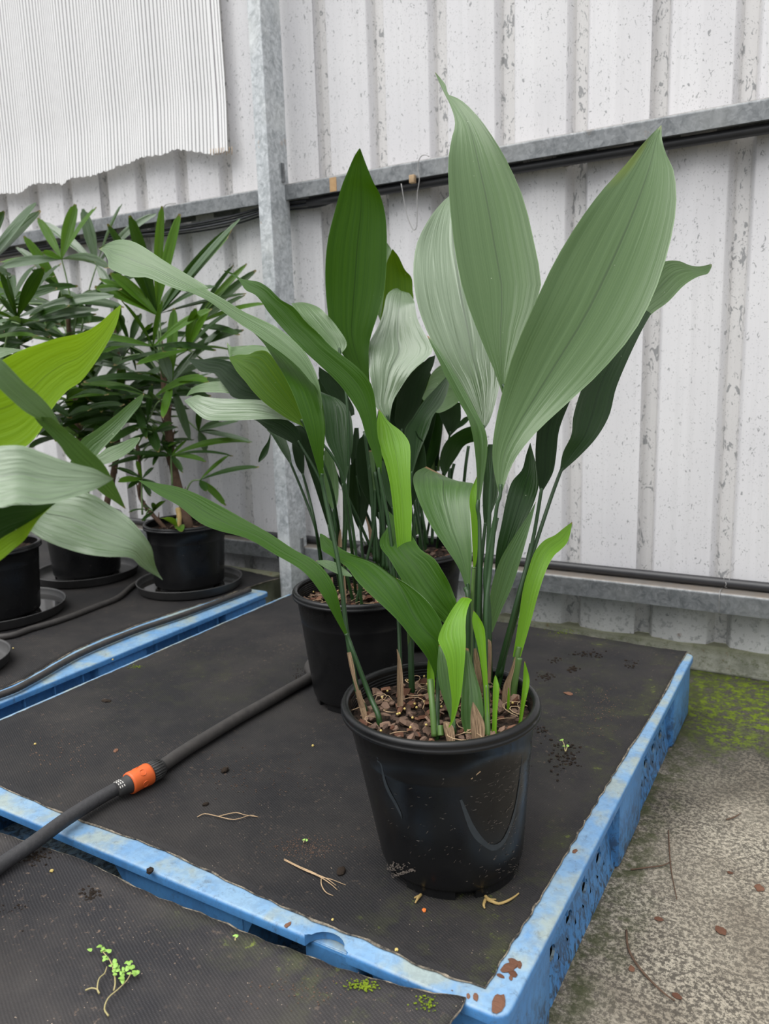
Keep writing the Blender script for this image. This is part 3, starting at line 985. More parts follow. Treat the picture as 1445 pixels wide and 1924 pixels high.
def moss_near(x, y):
    return min(1, max(0, 1 - abs(y - .62) / .06) * 1.2 * max(0, min(1, (x + .75) / .3)) + max(0, 1 - math.hypot((x + .38) / .12, (y - .56) / .1)))
def fold_near(x, y):
    h = 0
    for (ax_, ay_, bx_, by_, w, a) in ((-.95, .43, -.78, .60, .012, .009), (-.90, .36, -.62, .58, .02, .004), (-.98, .50, -.86, .60, .010, .004)):
        L2 = (bx_ - ax_) ** 2 + (by_ - ay_) ** 2
        t = max(0, min(1, ((x - ax_) * (bx_ - ax_) + (y - ay_) * (by_ - ay_)) / L2))
        d = math.hypot(x - ax_ - t * (bx_ - ax_), y - ay_ - t * (by_ - ay_))
        h += a * math.exp(-(d / w) ** 2) * math.sin(math.pi * min(1, .15 + t * .85)) 
    return h
n_b = [(-1.50, .610), (-1.2, .615)] + zpts([(0, 1567), (75, 1592), (150, 1616), (240, 1662), (300, 1690), (400, 1727), (500, 1770), (560, 1790), (620, 1815), (690, 1838), (740, 1852), (800, 1866), (877, 1876)])
n_r = [(-.335, -.56), (-.325, 0.2), (-.318, .5)] + zpts([(877, 1876)])
m3 = weed_mat([(-1.50, -.56), (-.9, -.565), (-.335, -.56)], n_b, [(-1.50, -.56), (-1.505, 0.1), (-1.50, .610)], n_r, MZ, 'black woven weed mat nearest the camera with a small seedling on it', moss_near, seed=4, amp=0.0013, ridge=fold_near, m_='weed_mat_worn')
l_r = zpts([(-250, 1395), (0, 1296), (60, 1268), (150, 1218), (250, 1178), (330, 1150), (400, 1128), (455, 1108), (500, 1093), (524, 1087)])
l_r = [(-1.585, 0.45)] + l_r[1:]
m2 = weed_mat([(-2.9, .45), (-2.2, .448), (-1.585, .45)], [(-2.9, 2.07), (-2.2, 2.065), tuple(l_r[-1])], [(-2.9, .45), (-2.91, 1.2), (-2.9, 2.07)], l_r, MZ, 'black woven weed mat under the palm pots at the left', None, seed=9)

# ------------------------------------------------------------------ hoses
def hose_path(pts, z):
    return [at_z(a, b, z) for a, b in pts]
hs = empty('garden_hose', (-.97, .95, .16), 'dusty black soaker hose with an orange connector crossing the big mat', 'hose')
HZ = .1645
hp = hose_path([(268, 1463), (300, 1443), (345, 1412), (400, 1378), (450, 1348), (500, 1320), (545, 1294), (585, 1270)], HZ)
hp += [np.array((-1.02, 1.36, HZ)), np.array((-1.05, 1.46, HZ)), np.array((-1.09, 1.6, HZ))]
child(link('soaker_hose', tube(hp, 0.0115, 14, 60), 'hose'), hs)
hp2 = hose_path([(-60, 1668), (0, 1622), (60, 1586), (120, 1542), (170, 1510), (215, 1484), (238, 1474)], .1685)
hp2[0][2] = .1645
hp2[1][2] = .165
child(link('braided_hose', tube(hp2, 0.0108, 14, 40), 'hose_weave'), hs)
d0 = at_z(232, 1478, .1705)
d1 = at_z(300, 1443, .1705)
ax = (d1 - d0) / np.linalg.norm(d1 - d0)
def along(s):
    return d0 + ax * s
def fit_tube(name, prof, m_, parent, seg=24):
    path = [along(s) for s, r in prof]
    o = link(name, tube(path, [r for s, r in prof], seg), m_)
    return child(o, parent)
fit_tube('nose_piece', [(-.012, .0095), (-.010, .0125), (.0, .0135), (.008, .0150), (.013, .0165), (.014, .012)], 'black_fit', hs)
con = fit_tube('connector', [(.010, .015), (.0105, .0178), (.014, .0186), (.024, .0180), (.036, .0183), (.047, .0190), (.050, .0182), (.0505, .012)], 'orange', hs)
# finger dimples of the connector
side = np.cross(ax, [0, 0, 1.0])
side /= np.linalg.norm(side)
dimp = []
for an in (-0.25, 0.9, 2.1):
    c = along(.031) + (side * math.cos(an) + np.array([0, 0, 1.0]) * math.sin(an)) * .0178
    nrm = side * math.cos(an) + np.array([0, 0, 1.0]) * math.sin(an)
    tb = np.cross(nrm, ax)
    ring = [c + ax * .0055 * math.cos(a) + tb * .0055 * math.sin(a) for a in np.linspace(0, 2 * math.pi, 17)]
    dimp.append(tube_data(ring, 0.0007, 5, None, False))
dd = link('finger_dimple', mesh(*join_data(dimp)), 'orange')
child(dd, hs)
cl = []
for k in range(22):
    a = 2 * math.pi * k / 22
    nrm = side * math.cos(a) + np.array([0, 0, 1.0]) * math.sin(a)
    cl.append(tube_data([along(.052) + nrm * .0165, along(.072) + nrm * .0160], 0.0012, 5))
collar = fit_tube('ribbed_collar', [(.049, .013), (.0495, .0162), (.060, .0166), (.072, .0160), (.074, .0140), (.078, .0125)], 'black_fit', hs)
child(link('collar_ribs', mesh(*join_data(cl)), 'black_fit', kind='stuff'), hs)
pr = []
for k, (s, w) in enumerate([(-.004, .002), (-.008, .0018), (-.012, .0016)]):
    for a0 in (0.5, 0.95, 1.4, 1.9):
        ring = [along(s) + (side * math.cos(a) + np.array([0, 0, 1.0]) * math.sin(a)) * .0129 for a in np.linspace(a0, a0 + .28, 5)]
        pr.append(tube_data(ring, w * .5, 5))
child(link('white_print', mesh(*join_data(pr)), 'white_print'), hs)

h2 = empty('drip_hose', (-1.9, 1.4, .16), 'dusty black hose lying on the left mat in front of the palm saucers', 'hose')
h2p = [(-2.75, 1.03, .160), (-2.35, 1.03, .160), (-2.08, 1.065, .160)] + hose_path([(0, 1197), (60, 1181), (120, 1163), (180, 1140), (222, 1123)], .160) + [(-1.955, 1.685, .160), (-1.995, 1.82, .160), (-2.0, 2.0, .160)]
child(link('hose', tube(h2p, 0.0085, 12, 60), 'hose'), h2)
h3 = empty('edge_hose', (-1.58, 1.3, .155), 'black hose along the right edge of the left mat above the blue lip', 'hose')
h3p = [(-1.575, .5, .160), (-1.58, .75, .160)] + hose_path([(0, 1306), (60, 1279), (150, 1229), (250, 1187), (330, 1160), (380, 1142), (430, 1123), (470, 1108)], .160)
child(link('hose', tube(h3p, 0.0075, 12, 60), 'hose'), h3)

# ------------------------------------------------------------------ pots
def pot_parts(t, c, r0, r1, H, z0=0.1522, soil_z=None, shear=(0, 0), seg=56, feet=True, rings=True):
    """nursery pot: footed base with drain notches, tapering wall, rolled rim, ringed inner lip"""
    zr = (z0, z0 + H)
    outer = [(r0 * .55, z0 + .008), (r0 - .006, z0 + .008), (r0 - .006, z0 + .012), (r0, z0 + .014), (r0 + .0015, z0 + .019)]
    for s in np.linspace(0.1, 0.72, 6):
        outer.append((r0 + (r1 - .008 - r0) * s, z0 + H * s))
    rr = r0 + (r1 - .008 - r0) * .735
    outer += [(rr + .0007, z0 + H * .735), (rr + .0005, z0 + H * .742), (r1 - .0085, z0 + H - .016)]
    outer += [(r1 - .006, z0 + H - .0155), (r1 - .0005, z0 + H - .0150), (r1, z0 + H - .0125), (r1 - .0005, z0 + H - .010), (r1 - .002, z0 + H - .009), (r1 - .0003, z0 + H - .006),
              (r1 - .0025, z0 + H - .0015), (r1 - .006, z0 + H), (r1 - .010, z0 + H - .0015), (r1 - .012, z0 + H - .005)]
    zi = z0 + H - .006
    k = 0
    zs_end = (soil_z or z0 + H * .8) - .012
    while zi > zs_end:
        f = 1 - (z0 + H - zi) / H
        ri = (r0 + (r1 - .010 - r0) * f) - .001
        if rings and k < 14:
            outer += [(ri, zi), (ri - .0012, zi - .0018), (ri, zi - .0036)]
            zi -= .0042
        else:
            outer.append((ri, zi))
            zi -= .02
        k += 1
    V, F = lathe_data(outer, c, seg, shear, zr)
    pot = child(link('pot', mesh(V, F), 'pot_plastic'), t)
    if feet:
        d = []
        nf = 6
        for k in range(nf):
            a0 = 2 * math.pi * k / nf + .25
            a1 = a0 + 2 * math.pi / nf * .72
            n = 9
            V, F = [], []
            for a in np.linspace(a0, a1, n):
                for (r, z) in ((r0 - .004, z0), (r0 - .003, z0 + .0135), (r0 - .012, z0 + .0135), (r0 - .012, z0)):
                    V.append((c[0] + r * math.cos(a), c[1] + r * math.sin(a), z))
            for i in range(n - 1):
                for j in range(4):
                    F.append((i * 4 + j, i * 4 + (j + 1) % 4, (i + 1) * 4 + (j + 1) % 4, (i + 1) * 4 + j))
            F += [(0, 1, 2, 3), tuple((n - 1) * 4 + j for j in (3, 2, 1, 0))]
            link('pot_foot', mesh(V, F), 'pot_plastic', pot, smooth=False)
    return pot
def soil_disc(t, c, r, z, bump=.004, seed=1, shear=(0, 0)):
    rr = random.Random(seed)
    V, F = [(c[0] + shear[0], c[1] + shear[1], z + bump)], []
    seg, rings = 48, 12
    for k in range(1, rings + 1):
        for j in range(seg):
            a = 2 * math.pi * j / seg
            q = r * k / rings
            V.append((c[0] + shear[0] + q * math.cos(a), c[1] + shear[1] + q * math.sin(a), z + rr.uniform(-1, 1) * bump * (1 if k < rings else .3)))
    for j in range(seg):
        F.append((0, 1 + j, 1 + (j + 1) % seg))
    for k in range(rings - 1):
        for j in range(seg):
            a = 1 + k * seg
            F.append((a + j, a + seg + j, a + seg + (j + 1) % seg, a + (j + 1) % seg))
    return child(link('soil', mesh(V, F), 'soil', smooth=False), t)
def chip_mesh(seed):
    rr = random.Random(seed)
    bm = bmesh.new()
    L, Wd, T = rr.uniform(.008, .014), rr.uniform(.005, .009), rr.uniform(.0015, .0032)
    n = 6
    top, bot = [], []
    for k in range(n):
        a = 2 * math.pi * k / n + rr.uniform(-.25, .25)
        q = rr.uniform(.75, 1.15)
        x, y = L * q * math.cos(a), Wd * q * math.sin(a)
        top.append(bm.verts.new((x * .9, y * .9, T + rr.uniform(-.0006, .0006))))
        bot.append(bm.verts.new((x, y, -T + rr.uniform(-.0006, .0006))))
    bm.faces.new(top)
    bm.faces.new(bot[::-1])
    for k in range(n):
        bm.faces.new((bot[k], bot[(k + 1) % n], top[(k + 1) % n], top[k]))
    me = from_bm(bm)
    return me
CHIPS = [chip_mesh(k) for k in range(10)]
for i, c_ in enumerate(CHIPS):
    c_.materials.append(MAT['chip' if i % 5 else 'chip_red'])
def scatter_chips(t, c, r, z, n, seed, size=1.0, shear=(0, 0), name='bark_chip'):
    rr = random.Random(seed)
    for k in range(n):
        a, q = rr.uniform(0, 2 * math.pi), r * math.sqrt(rr.random())
        o = bpy.data.objects.new(name, CHIPS[rr.randrange(len(CHIPS))])
        COL.objects.link(o)
        s = size * rr.choice([.35, .42, .5, .6, .65, .75, .95])
        o.location = Vector((c[0] + shear[0] + q * math.cos(a), c[1] + shear[1] + q * math.sin(a), z + rr.uniform(.001, .008))) - Vector(t.location)
        o.rotation_euler = (rr.uniform(-.7, .7), rr.uniform(-.7, .7), rr.uniform(0, 6.3))
        o.scale = (s, s, s)
        o.parent = t
def pellets(t, c, r, z, n, seed, shear=(0, 0)):
    rr = random.Random(seed)
    bm = bmesh.new()
    for k in range(n):
        a, q = rr.uniform(0, 2 * math.pi), r * math.sqrt(rr.random())
        g = bmesh.ops.create_icosphere(bm, subdivisions=1, radius=.0019, matrix=Matrix.Translation((c[0] + shear[0] + q * math.cos(a), c[1] + shear[1] + q * math.sin(a), z + .006 + rr.uniform(0, .006))))
    child(link('fertiliser_pellets', from_bm(bm), 'pellet', kind='stuff'), t)
def fibres(t, c, r, z, n, seed, shear=(0, 0), m_='straw', name='straw_fibres'):
    rr = random.Random(seed)
    d = []
    for k in range(n):
        a, q = rr.uniform(0, 2 * math.pi), r * math.sqrt(rr.random())
        x, y = c[0] + shear[0] + q * math.cos(a), c[1] + shear[1] + q * math.sin(a)
        h = rr.uniform(0, 6.3)
        l = rr.uniform(.012, .03)
        cu = rr.uniform(-1.4, 1.4)
        pts = []
        for s in np.linspace(-1, 1, 6):
            th = h + cu * s
            pts.append((x + l * s * math.cos(th), y + l * s * math.sin(th), z + .007 + .004 * (1 - s * s)))
        d.append(tube_data(pts, rr.uniform(.0004, .0008), 4))
    child(link(name, mesh(*join_data(d)), m_, kind='stuff'), t)
def saucer(c, r, label, h=.030, z0=0.1525, wet=True):
    t = empty('plant_saucer', (c[0], c[1], z0), label, 'saucer')
    prof = [(.01, z0), (r - .012, z0), (r - .004, z0 + .006), (r, z0 + h - .003), (r + .0025, z0 + h - .001), (r + .002, z0 + h + .001), (r - .0015, z0 + h), (r - .003, z0 + h - .004), (r - .007, z0 + .009), (r - .016, z0 + .004), (.01, z0 + .004)]
    V, F = lathe_data(prof, c, 56)
    child(link('dish', mesh(V, F), 'saucer_plastic'), t)
    if wet:
        V, F = lathe_data([(.005, z0 + .011), (r - .0068, z0 + .011)], c, 48)
        child(link('water', mesh(V, F), 'water'), t)
    return t

# ------------------------------------------------------------------ leaves: traced outlines set at their real distance
CROP = {'px': (0, 0, 1), 'c3': (0, 350, 2.89), 'c5': (400, 450, 2.89), 'c6': (740, 120, 2.408), 'c7': (500, 850, 2.408), 'c8': (440, 600, 3.141),
        'cA': (860, 760, 4.008), 'cB': (660, 680, 4.81), 'cC': (340, 500, 4.81), 'cD': (660, 440, 5.558), 'cE': (530, 1000, 3.905),
        'cG': (0, 560, 3.5625), 'cP': (600, 1150, 3.141)}
def topx(crop, p):
    ox, oy, s = CROP[crop]
    return [ox + p[0] / s, oy + p[1] / s]
def leaf(plant, kind, segs, D, T=(0,), fold=0.12, root=None, stalk='stalk', sr=0.0032, name='leaf', rows=28, cols=15, wav=0.0, label=None, bow=0.0, crease=False, sd=None):
    """segs: [(crop, [(Lx,Ly,Rx,Ry) or (Lx,Ly,Mx,My,Rx,Ry) ...])] from stalk to tip; D: distances along it; T: cross tilt (right side further when positive)"""
    rowsd = []
    has_m = False
    for crop, st in segs:
        for q in st:
            Lp, Rp = topx(crop, q[:2]), topx(crop, q[-2:])
            if len(q) == 6:
                Mp = topx(crop, q[2:4])
                has_m = True
            else:
                Mp = [(Lp[0] + Rp[0]) / 2, (Lp[1] + Rp[1]) / 2]
            rowsd.append(Lp + Mp + Rp)
    P = crsp(rowsd, rows)
    n = rows
    ts = np.linspace(0, 1, n)
    d = crsp([[x] for x in D], n)[:, 0] if len(D) > 1 else np.full(n, D[0])
    tl = np.interp(ts, np.linspace(0, 1, len(T)), T) if len(T) > 1 else np.full(n, T[0])
    fo = np.interp(ts, np.linspace(0, 1, len(fold)), fold) if hasattr(fold, '__len__') else np.full(n, fold)
    rr = random.Random(int(abs(P[0][0] * 13 + P[-1][1] * 7)))
    p1, p2 = rr.uniform(0, 6), rr.uniform(0, 6)
    V, F, UV = [], [], []
    for i in range(n):
        L, M_, R_ = P[i, 0:2], P[i, 2:4], P[i, 4:6]
        w = (np.linalg.norm(L - M_) + np.linalg.norm(R_ - M_)) * d[i] / FPX
        for j in range(cols):
            t = 2 * j / (cols - 1) - 1
            if has_m:
                p = M_ + (L - M_) * (-t) if t < 0 else M_ + (R_ - M_) * t
                prof = 1 - abs(t)
            else:
                p = L + (R_ - L) * (t + 1) / 2
                prof = (1 - abs(t)) if crease else (1 - t * t)
            dd = d[i] + tl[i] * w * t * .5 + fo[i] * w * prof
            if wav:
                dd += wav * math.sin(ts[i] * 15 + p1 + t * 1.5) * abs(t) ** 1.5 * min(1, 4 * ts[i]) + wav * .5 * math.sin(ts[i] * 27 + p2 - t) * t * t
            V.append(at_d(p[0], p[1], dd))
            UV.append(((t + 1) / 2, ts[i]))
    for i in range(n - 1):
        for j in range(cols - 1):
            a = i * cols + j
            F.append((a, a + 1, a + cols + 1, a + cols))
    me = mesh(V, F)
    uvl = me.uv_layers.new(name='UVMap')
    vi = np.empty(len(me.loops), int)
    me.loops.foreach_get('vertex_index', vi)
    uvl.data.foreach_set('uv', np.array(UV)[vi].ravel())
    o = child(link(name, me, kind), plant)
    if label:
        o['label'] = label
    if root is not None:
        c = cols // 2
        b0 = np.array(V[c])
        b1 = np.array(V[min(2, n - 1) * cols + c])
        tan = b0 - b1
        tan /= np.linalg.norm(tan) + 1e-9
        root = np.array(root, float)
        ln = np.linalg.norm(root - b0)
        pts = [b1 + (b0 - b1) * .5, b0]
        if sd:
            for (crop, x, y, dist) in sd:
                q = topx(crop, (x, y))
                pts.append(at_d(q[0], q[1], dist))
        else:
            mid1 = b0 + tan * ln * .35
            straight = b0 + (root - b0) * .35
            pts.append(mid1 * .45 + straight * .55)
        pts += [root + (0, 0, .012), root - (0, 0, .012)]
        link('leaf_stalk', tube(pts, [sr * .75, sr * .85, sr, sr * 1.15], 8, 26), stalk, o)
    return o

def soil_at(px_, py_, z):
    p = at_z(px_, py_, z)
    return (p[0], p[1], z)

# ================================================================== FRONT POT
FC = (-0.436, 0.893)
FSH = (-0.0125, -0.0070)
FSZ = .3665
front = empty('potted_aspidistra', (FC[0], FC[1], .1515), 'tall broad-leaved potted aspidistra nearest the camera, pale leaves rising highest', 'potted plant', 'aspidistras in black nursery pots')
pot_parts(front, FC, .0965, .135, .240, soil_z=FSZ, shear=FSH)
FSH2 = (FSH[0] * .9, FSH[1] * .9)
soil_disc(front, FC, .120, FSZ, seed=3, shear=FSH2)
scatter_chips(front, FC, .113, FSZ, 295, 5, 1.05, FSH2)
pellets(front, FC, .110, FSZ, 26, 6, FSH2)
fibres(front, FC, .108, FSZ, 34, 8, FSH2)
fz = FSZ
def fr(x, y, crop='px'):
    q = topx(crop, (x, y))
    return soil_at(q[0], q[1], fz)
leaf(front, 'pale', [('c6', [(497, 1512, 503, 1510), (455, 1390, 520, 1400), (375, 1200, 590, 1225), (312, 1020, 665, 1020), (275, 830, 640, 835), (252, 620, 590, 620), (246, 450, 522, 460), (260, 345, 460, 350), (276, 285, 395, 255), (272, 235, 330, 185), (252, 180, 283, 152), (234, 145, 247, 138), (216, 108, 236, 100), (198, 68, 224, 80), (185, 38, 190, 40)])],
     [1.09, 1.10, 1.13, 1.19, 1.27], (-.05, .1, .15, .1), .10, root=fr(905, 1300), sd=[('px', 925, 880, 1.10), ('px', 915, 1080, 1.09)], wav=.003)
leaf(front, 'pale_patch', [('c6', [(478, 1955, 484, 1957), (452, 1840, 520, 1850), (446, 1745, 562, 1768), (458, 1640, 650, 1661), (490, 1490, 780, 1540), (545, 1300, 930, 1400), (640, 1080, 1075, 1230), (730, 890, 1175, 1045), (840, 710, 1245, 830), (940, 575, 1278, 640), (1040, 465, 1268, 490), (1115, 375, 1235, 415), (1165, 320, 1214, 345), (1210, 277, 1212, 279)])],
     [1.03, 1.04, 1.07, 1.12, 1.17], (0, .12, .15, .05), .11, root=fr(912, 1372), sd=[('cA', 290, 800, 1.03), ('cA', 245, 1250, 1.03), ('cA', 215, 1560, 1.02)], wav=.003)
leaf(front, 'silver', [('c6', [(395, 1660, 405, 1660), (380, 1600, 440, 1600), (300, 1450, 480, 1450), (215, 1330, 500, 1330), (150, 1210, 520, 1200), (105, 1080, 510, 1060), (88, 940, 480, 900), (105, 810, 430, 790), (160, 700, 370, 680), (215, 630, 310, 620), (250, 598, 265, 598)])],
     [1.14, 1.17, 1.24, 1.33, 1.42], (0, .1, .1), .10, root=fr(893, 1300), sd=[('px', 900, 900, 1.13), ('px', 895, 1100, 1.12)], wav=.005)
leaf(front, 'mid', [('c6', [(372, 2010, 384, 2010), (376, 1874, 405, 1890), (363, 1720, 424, 1749), (338, 1609, 415, 1660), (298, 1534, 375, 1580), (238, 1423, 320, 1475), (205, 1348, 258, 1373), (175, 1285, 200, 1285), (150, 1230, 155, 1230)])],
     [1.06, 1.08, 1.12, 1.16], (.5, .3, .2), .15, root=fr(888, 1365), sd=[('cA', 165, 900, 1.06), ('cA', 165, 1300, 1.05), ('px', 897, 1200, 1.05)], crease=True)
leaf(front, 'dark', [('c6', [(750, 1848, 756, 1850), (765, 1760, 840, 1775), (803, 1680, 918, 1690), (813, 1590, 975, 1590), (850, 1470, 1005, 1470), (915, 1330, 1058, 1340)]), ('c6', [(980, 1190, 1120, 1210), (1060, 1060, 1165, 1130)])],
     [1.15, 1.16, 1.18, 1.22], (.5, .6, .4), .12, root=fr(938, 1300), sd=[('cA', 690, 740, 1.14), ('cA', 530, 1230, 1.12), ('cA', 420, 1600, 1.11)], label='dark glossy lower half of the right-hand leaf')  # upright part of one leaf, its shade put into a darker material
leaf(front, 'pale', [('c6', [(1030, 1110, 1120, 1180), (1080, 1040, 1175, 1125), (1160, 950, 1240, 1078), (1220, 897, 1310, 1005), (1285, 891, 1362, 970), (1340, 911, 1395, 957), (1385, 916, 1422, 948), (1438, 905, 1440, 915)])],
     [1.22, 1.25, 1.31, 1.38], (.1, .1), .08, name='leaf_tip', label='pale bent-over tip of the right-hand leaf')  # same leaf in a paler material, light on the bend in the colour
leaf(front, 'black', [('cA', [(622, 672, 630, 672), (600, 540, 715, 520), (585, 380, 742, 380), (600, 180, 765, 190), (640, 0, 840, -10), (720, -150, 900, -150), (850, -300, 950, -300)])],
     [1.12, 1.13, 1.16, 1.20], (.2, .3), .10, root=fr(930, 1300), sd=[('cA', 560, 1050, 1.12), ('cA', 440, 1500, 1.10)])
leaf(front, 'dark', [('cA', [(280, 1330, 300, 1330), (290, 1100, 420, 1100), (330, 900, 500, 900), (370, 700, 570, 750), (410, 580, 612, 600), (485, 490, 600, 480), (515, 380, 575, 390), (545, 290, 548, 290)])],
     [1.11, 1.12, 1.15, 1.18], (.1, .2), .10, root=fr(922, 1290))
leaf(front, 'mid', [('cA', [(205, 1720, 262, 1715), (225, 1560, 320, 1570), (265, 1330, 410, 1370), (330, 1150, 480, 1150), (430, 985, 522, 1000), (520, 850, 560, 860), (588, 732, 589, 733)])],
     [1.09, 1.09, 1.10, 1.12], (.2, .3), .06, root=fr(917, 1330))
leaf(front, 'dark', [('cA', [(200, 930, 210, 930), (190, 800, 262, 800), (188, 680, 303, 680), (195, 560, 290, 560), (200, 430, 280, 420), (230, 300, 270, 300)])],
     [1.13, 1.14, 1.17], (.2,), .10, root=fr(905, 1280))
leaf(front, 'mid', [('cB', [(1040, 2060, 1075, 2060), (975, 1870, 1085, 1870), (860, 1690, 1090, 1690), (725, 1490, 1080, 1490), (625, 1290, 1072, 1290), (572, 1140, 1090, 1170), (560, 1052, 1105, 1100), (590, 990, 1000, 1085), (680, 945, 880, 1050)])],
     [1.10, 1.11, 1.15, 1.21], (-.1, .05), .13, root=fr(890, 1340), label='broad green leaf bent back at the top')
leaf(front, 'young', [('cA', [(118, 1260, 126, 1255), (113, 1130, 148, 1130), (103, 900, 152, 900), (89, 740, 152, 740), (100, 650, 150, 650), (143, 542, 147, 545)])],
     [1.08, 1.07, 1.08], (.1,), .10, root=fr(882, 1350), stalk='stalk_pale')
# long arching leaf to the left
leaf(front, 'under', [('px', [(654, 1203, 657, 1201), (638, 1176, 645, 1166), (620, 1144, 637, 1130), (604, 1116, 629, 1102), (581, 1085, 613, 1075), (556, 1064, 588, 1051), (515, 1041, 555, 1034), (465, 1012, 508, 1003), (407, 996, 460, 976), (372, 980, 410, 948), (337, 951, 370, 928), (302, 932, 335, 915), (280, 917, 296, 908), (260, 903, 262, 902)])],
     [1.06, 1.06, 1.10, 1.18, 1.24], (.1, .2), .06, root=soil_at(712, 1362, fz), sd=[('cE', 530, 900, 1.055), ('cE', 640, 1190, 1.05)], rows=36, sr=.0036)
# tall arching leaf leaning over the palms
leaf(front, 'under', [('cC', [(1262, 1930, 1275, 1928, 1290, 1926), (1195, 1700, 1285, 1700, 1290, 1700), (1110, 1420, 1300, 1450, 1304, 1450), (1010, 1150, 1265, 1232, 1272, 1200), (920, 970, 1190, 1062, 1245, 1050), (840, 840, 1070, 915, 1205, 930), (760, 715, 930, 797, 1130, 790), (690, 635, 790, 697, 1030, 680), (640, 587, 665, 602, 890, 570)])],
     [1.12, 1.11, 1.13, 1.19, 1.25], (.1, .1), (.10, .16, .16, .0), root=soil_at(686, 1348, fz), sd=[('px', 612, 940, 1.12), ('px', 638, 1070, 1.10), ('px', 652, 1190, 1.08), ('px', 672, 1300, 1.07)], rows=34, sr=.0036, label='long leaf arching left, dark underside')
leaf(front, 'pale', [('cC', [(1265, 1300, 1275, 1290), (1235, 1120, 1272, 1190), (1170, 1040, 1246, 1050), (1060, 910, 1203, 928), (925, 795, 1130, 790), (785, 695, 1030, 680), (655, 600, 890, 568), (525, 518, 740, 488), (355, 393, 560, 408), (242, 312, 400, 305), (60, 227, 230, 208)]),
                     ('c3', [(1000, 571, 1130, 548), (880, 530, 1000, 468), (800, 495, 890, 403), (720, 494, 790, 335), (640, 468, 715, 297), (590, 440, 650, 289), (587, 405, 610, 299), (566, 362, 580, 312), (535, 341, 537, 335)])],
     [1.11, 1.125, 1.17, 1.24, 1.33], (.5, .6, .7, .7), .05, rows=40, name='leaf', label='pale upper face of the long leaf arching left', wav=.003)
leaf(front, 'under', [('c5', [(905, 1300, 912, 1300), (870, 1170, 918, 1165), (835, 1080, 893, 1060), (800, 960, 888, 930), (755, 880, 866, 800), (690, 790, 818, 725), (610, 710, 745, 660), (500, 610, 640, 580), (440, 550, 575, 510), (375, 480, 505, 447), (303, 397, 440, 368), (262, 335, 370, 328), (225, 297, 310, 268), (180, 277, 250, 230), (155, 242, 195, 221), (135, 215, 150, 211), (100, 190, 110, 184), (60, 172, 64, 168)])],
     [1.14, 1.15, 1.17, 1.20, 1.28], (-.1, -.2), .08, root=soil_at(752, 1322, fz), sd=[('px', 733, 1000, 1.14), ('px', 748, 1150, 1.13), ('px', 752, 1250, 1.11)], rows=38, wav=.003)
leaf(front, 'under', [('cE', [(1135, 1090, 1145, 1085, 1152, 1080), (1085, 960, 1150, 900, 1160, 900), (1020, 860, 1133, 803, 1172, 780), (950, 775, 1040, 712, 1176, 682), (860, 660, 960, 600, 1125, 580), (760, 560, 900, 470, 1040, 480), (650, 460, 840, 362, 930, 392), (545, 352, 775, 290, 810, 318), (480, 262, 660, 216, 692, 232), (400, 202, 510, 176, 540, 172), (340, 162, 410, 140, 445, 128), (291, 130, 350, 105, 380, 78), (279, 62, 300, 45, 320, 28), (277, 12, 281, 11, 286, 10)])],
     [1.03, 1.03, 1.06, 1.13, 1.17], (0, .1), (.05, .25, .2, .05), root=fr(822, 1385), rows=36, label='front leaf arching left with small brown scorch marks')
leaf(front, 'mid', [('cE', [(1150, 790, 1152, 780), (1140, 790, 1174, 690), (1035, 705, 1120, 575), (955, 592, 1040, 478), (893, 465, 930, 388), (830, 345, 842, 335)])],
     [1.035, 1.055, 1.085, 1.10], (.5, .6), .03, name='leaf', label='pale green upper half of the front arching leaf')
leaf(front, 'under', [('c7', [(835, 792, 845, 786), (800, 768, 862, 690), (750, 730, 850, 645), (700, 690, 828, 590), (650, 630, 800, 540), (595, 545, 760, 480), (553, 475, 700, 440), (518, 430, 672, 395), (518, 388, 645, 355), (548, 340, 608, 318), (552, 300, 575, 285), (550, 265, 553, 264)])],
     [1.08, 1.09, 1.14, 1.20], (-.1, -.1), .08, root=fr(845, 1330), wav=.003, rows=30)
leaf(front, 'young', [('cB', [(505, 2450, 535, 2450), (440, 1900, 540, 1900), (395, 1500, 545, 1500), (375, 1300, 548, 1300), (345, 1080, 536, 1080), (300, 900, 535, 920), (252, 780, 535, 800), (226, 680, 518, 715), (230, 560, 450, 625), (243, 480, 340, 540), (249, 425, 253, 428)])],
     [1.13, 1.14, 1.16, 1.19], (.1, .1), .10, root=fr(775, 1262), stalk='stalk_pale', rows=30, label='bright lime young upright leaf')
leaf(front, 'young', [('cE', [(1220, 1432, 1228, 1432), (1240, 1370, 1265, 1370), (1245, 1230, 1312, 1200), (1228, 1090, 1332, 1030), (1208, 950, 1345, 880), (1175, 860, 1348, 780), (1146, 800, 1346, 700), (1158, 735, 1350, 620), (1195, 655, 1362, 560), (1250, 560, 1380, 515), (1300, 495, 1393, 495), (1330, 474, 1360, 478)])],
     [.975, .98, 1.0, 1.04], (.2, .3), .10, rows=28, label='bright lime young leaf at the front of the pot')
leaf(front, 'mid', [('cE', [(1255, 1440, 1270, 1440), (1215, 1310, 1270, 1340), (1160, 1150, 1250, 1200), (1138, 1000, 1225, 1000), (1146, 880, 1200, 880), (1150, 830, 1180, 830)])],
     [.985, 1.0, 1.02], (.2,), .05, root=fr(852, 1378))
leaf(front, 'young', [('cA', [(415, 1900, 475, 1900), (455, 1650, 550, 1640), (490, 1400, 615, 1400), (530, 1250, 670, 1240), (580, 1110, 725, 1140), (650, 1025, 775, 1095), (730, 985, 825, 1040), (800, 930, 848, 970), (862, 884, 864, 888)])],
     [1.10, 1.11, 1.14, 1.18], (.1, .1), .10, root=fr(966, 1305), stalk='stalk_pale', sr=.005, label='bright lime young leaf at the right')
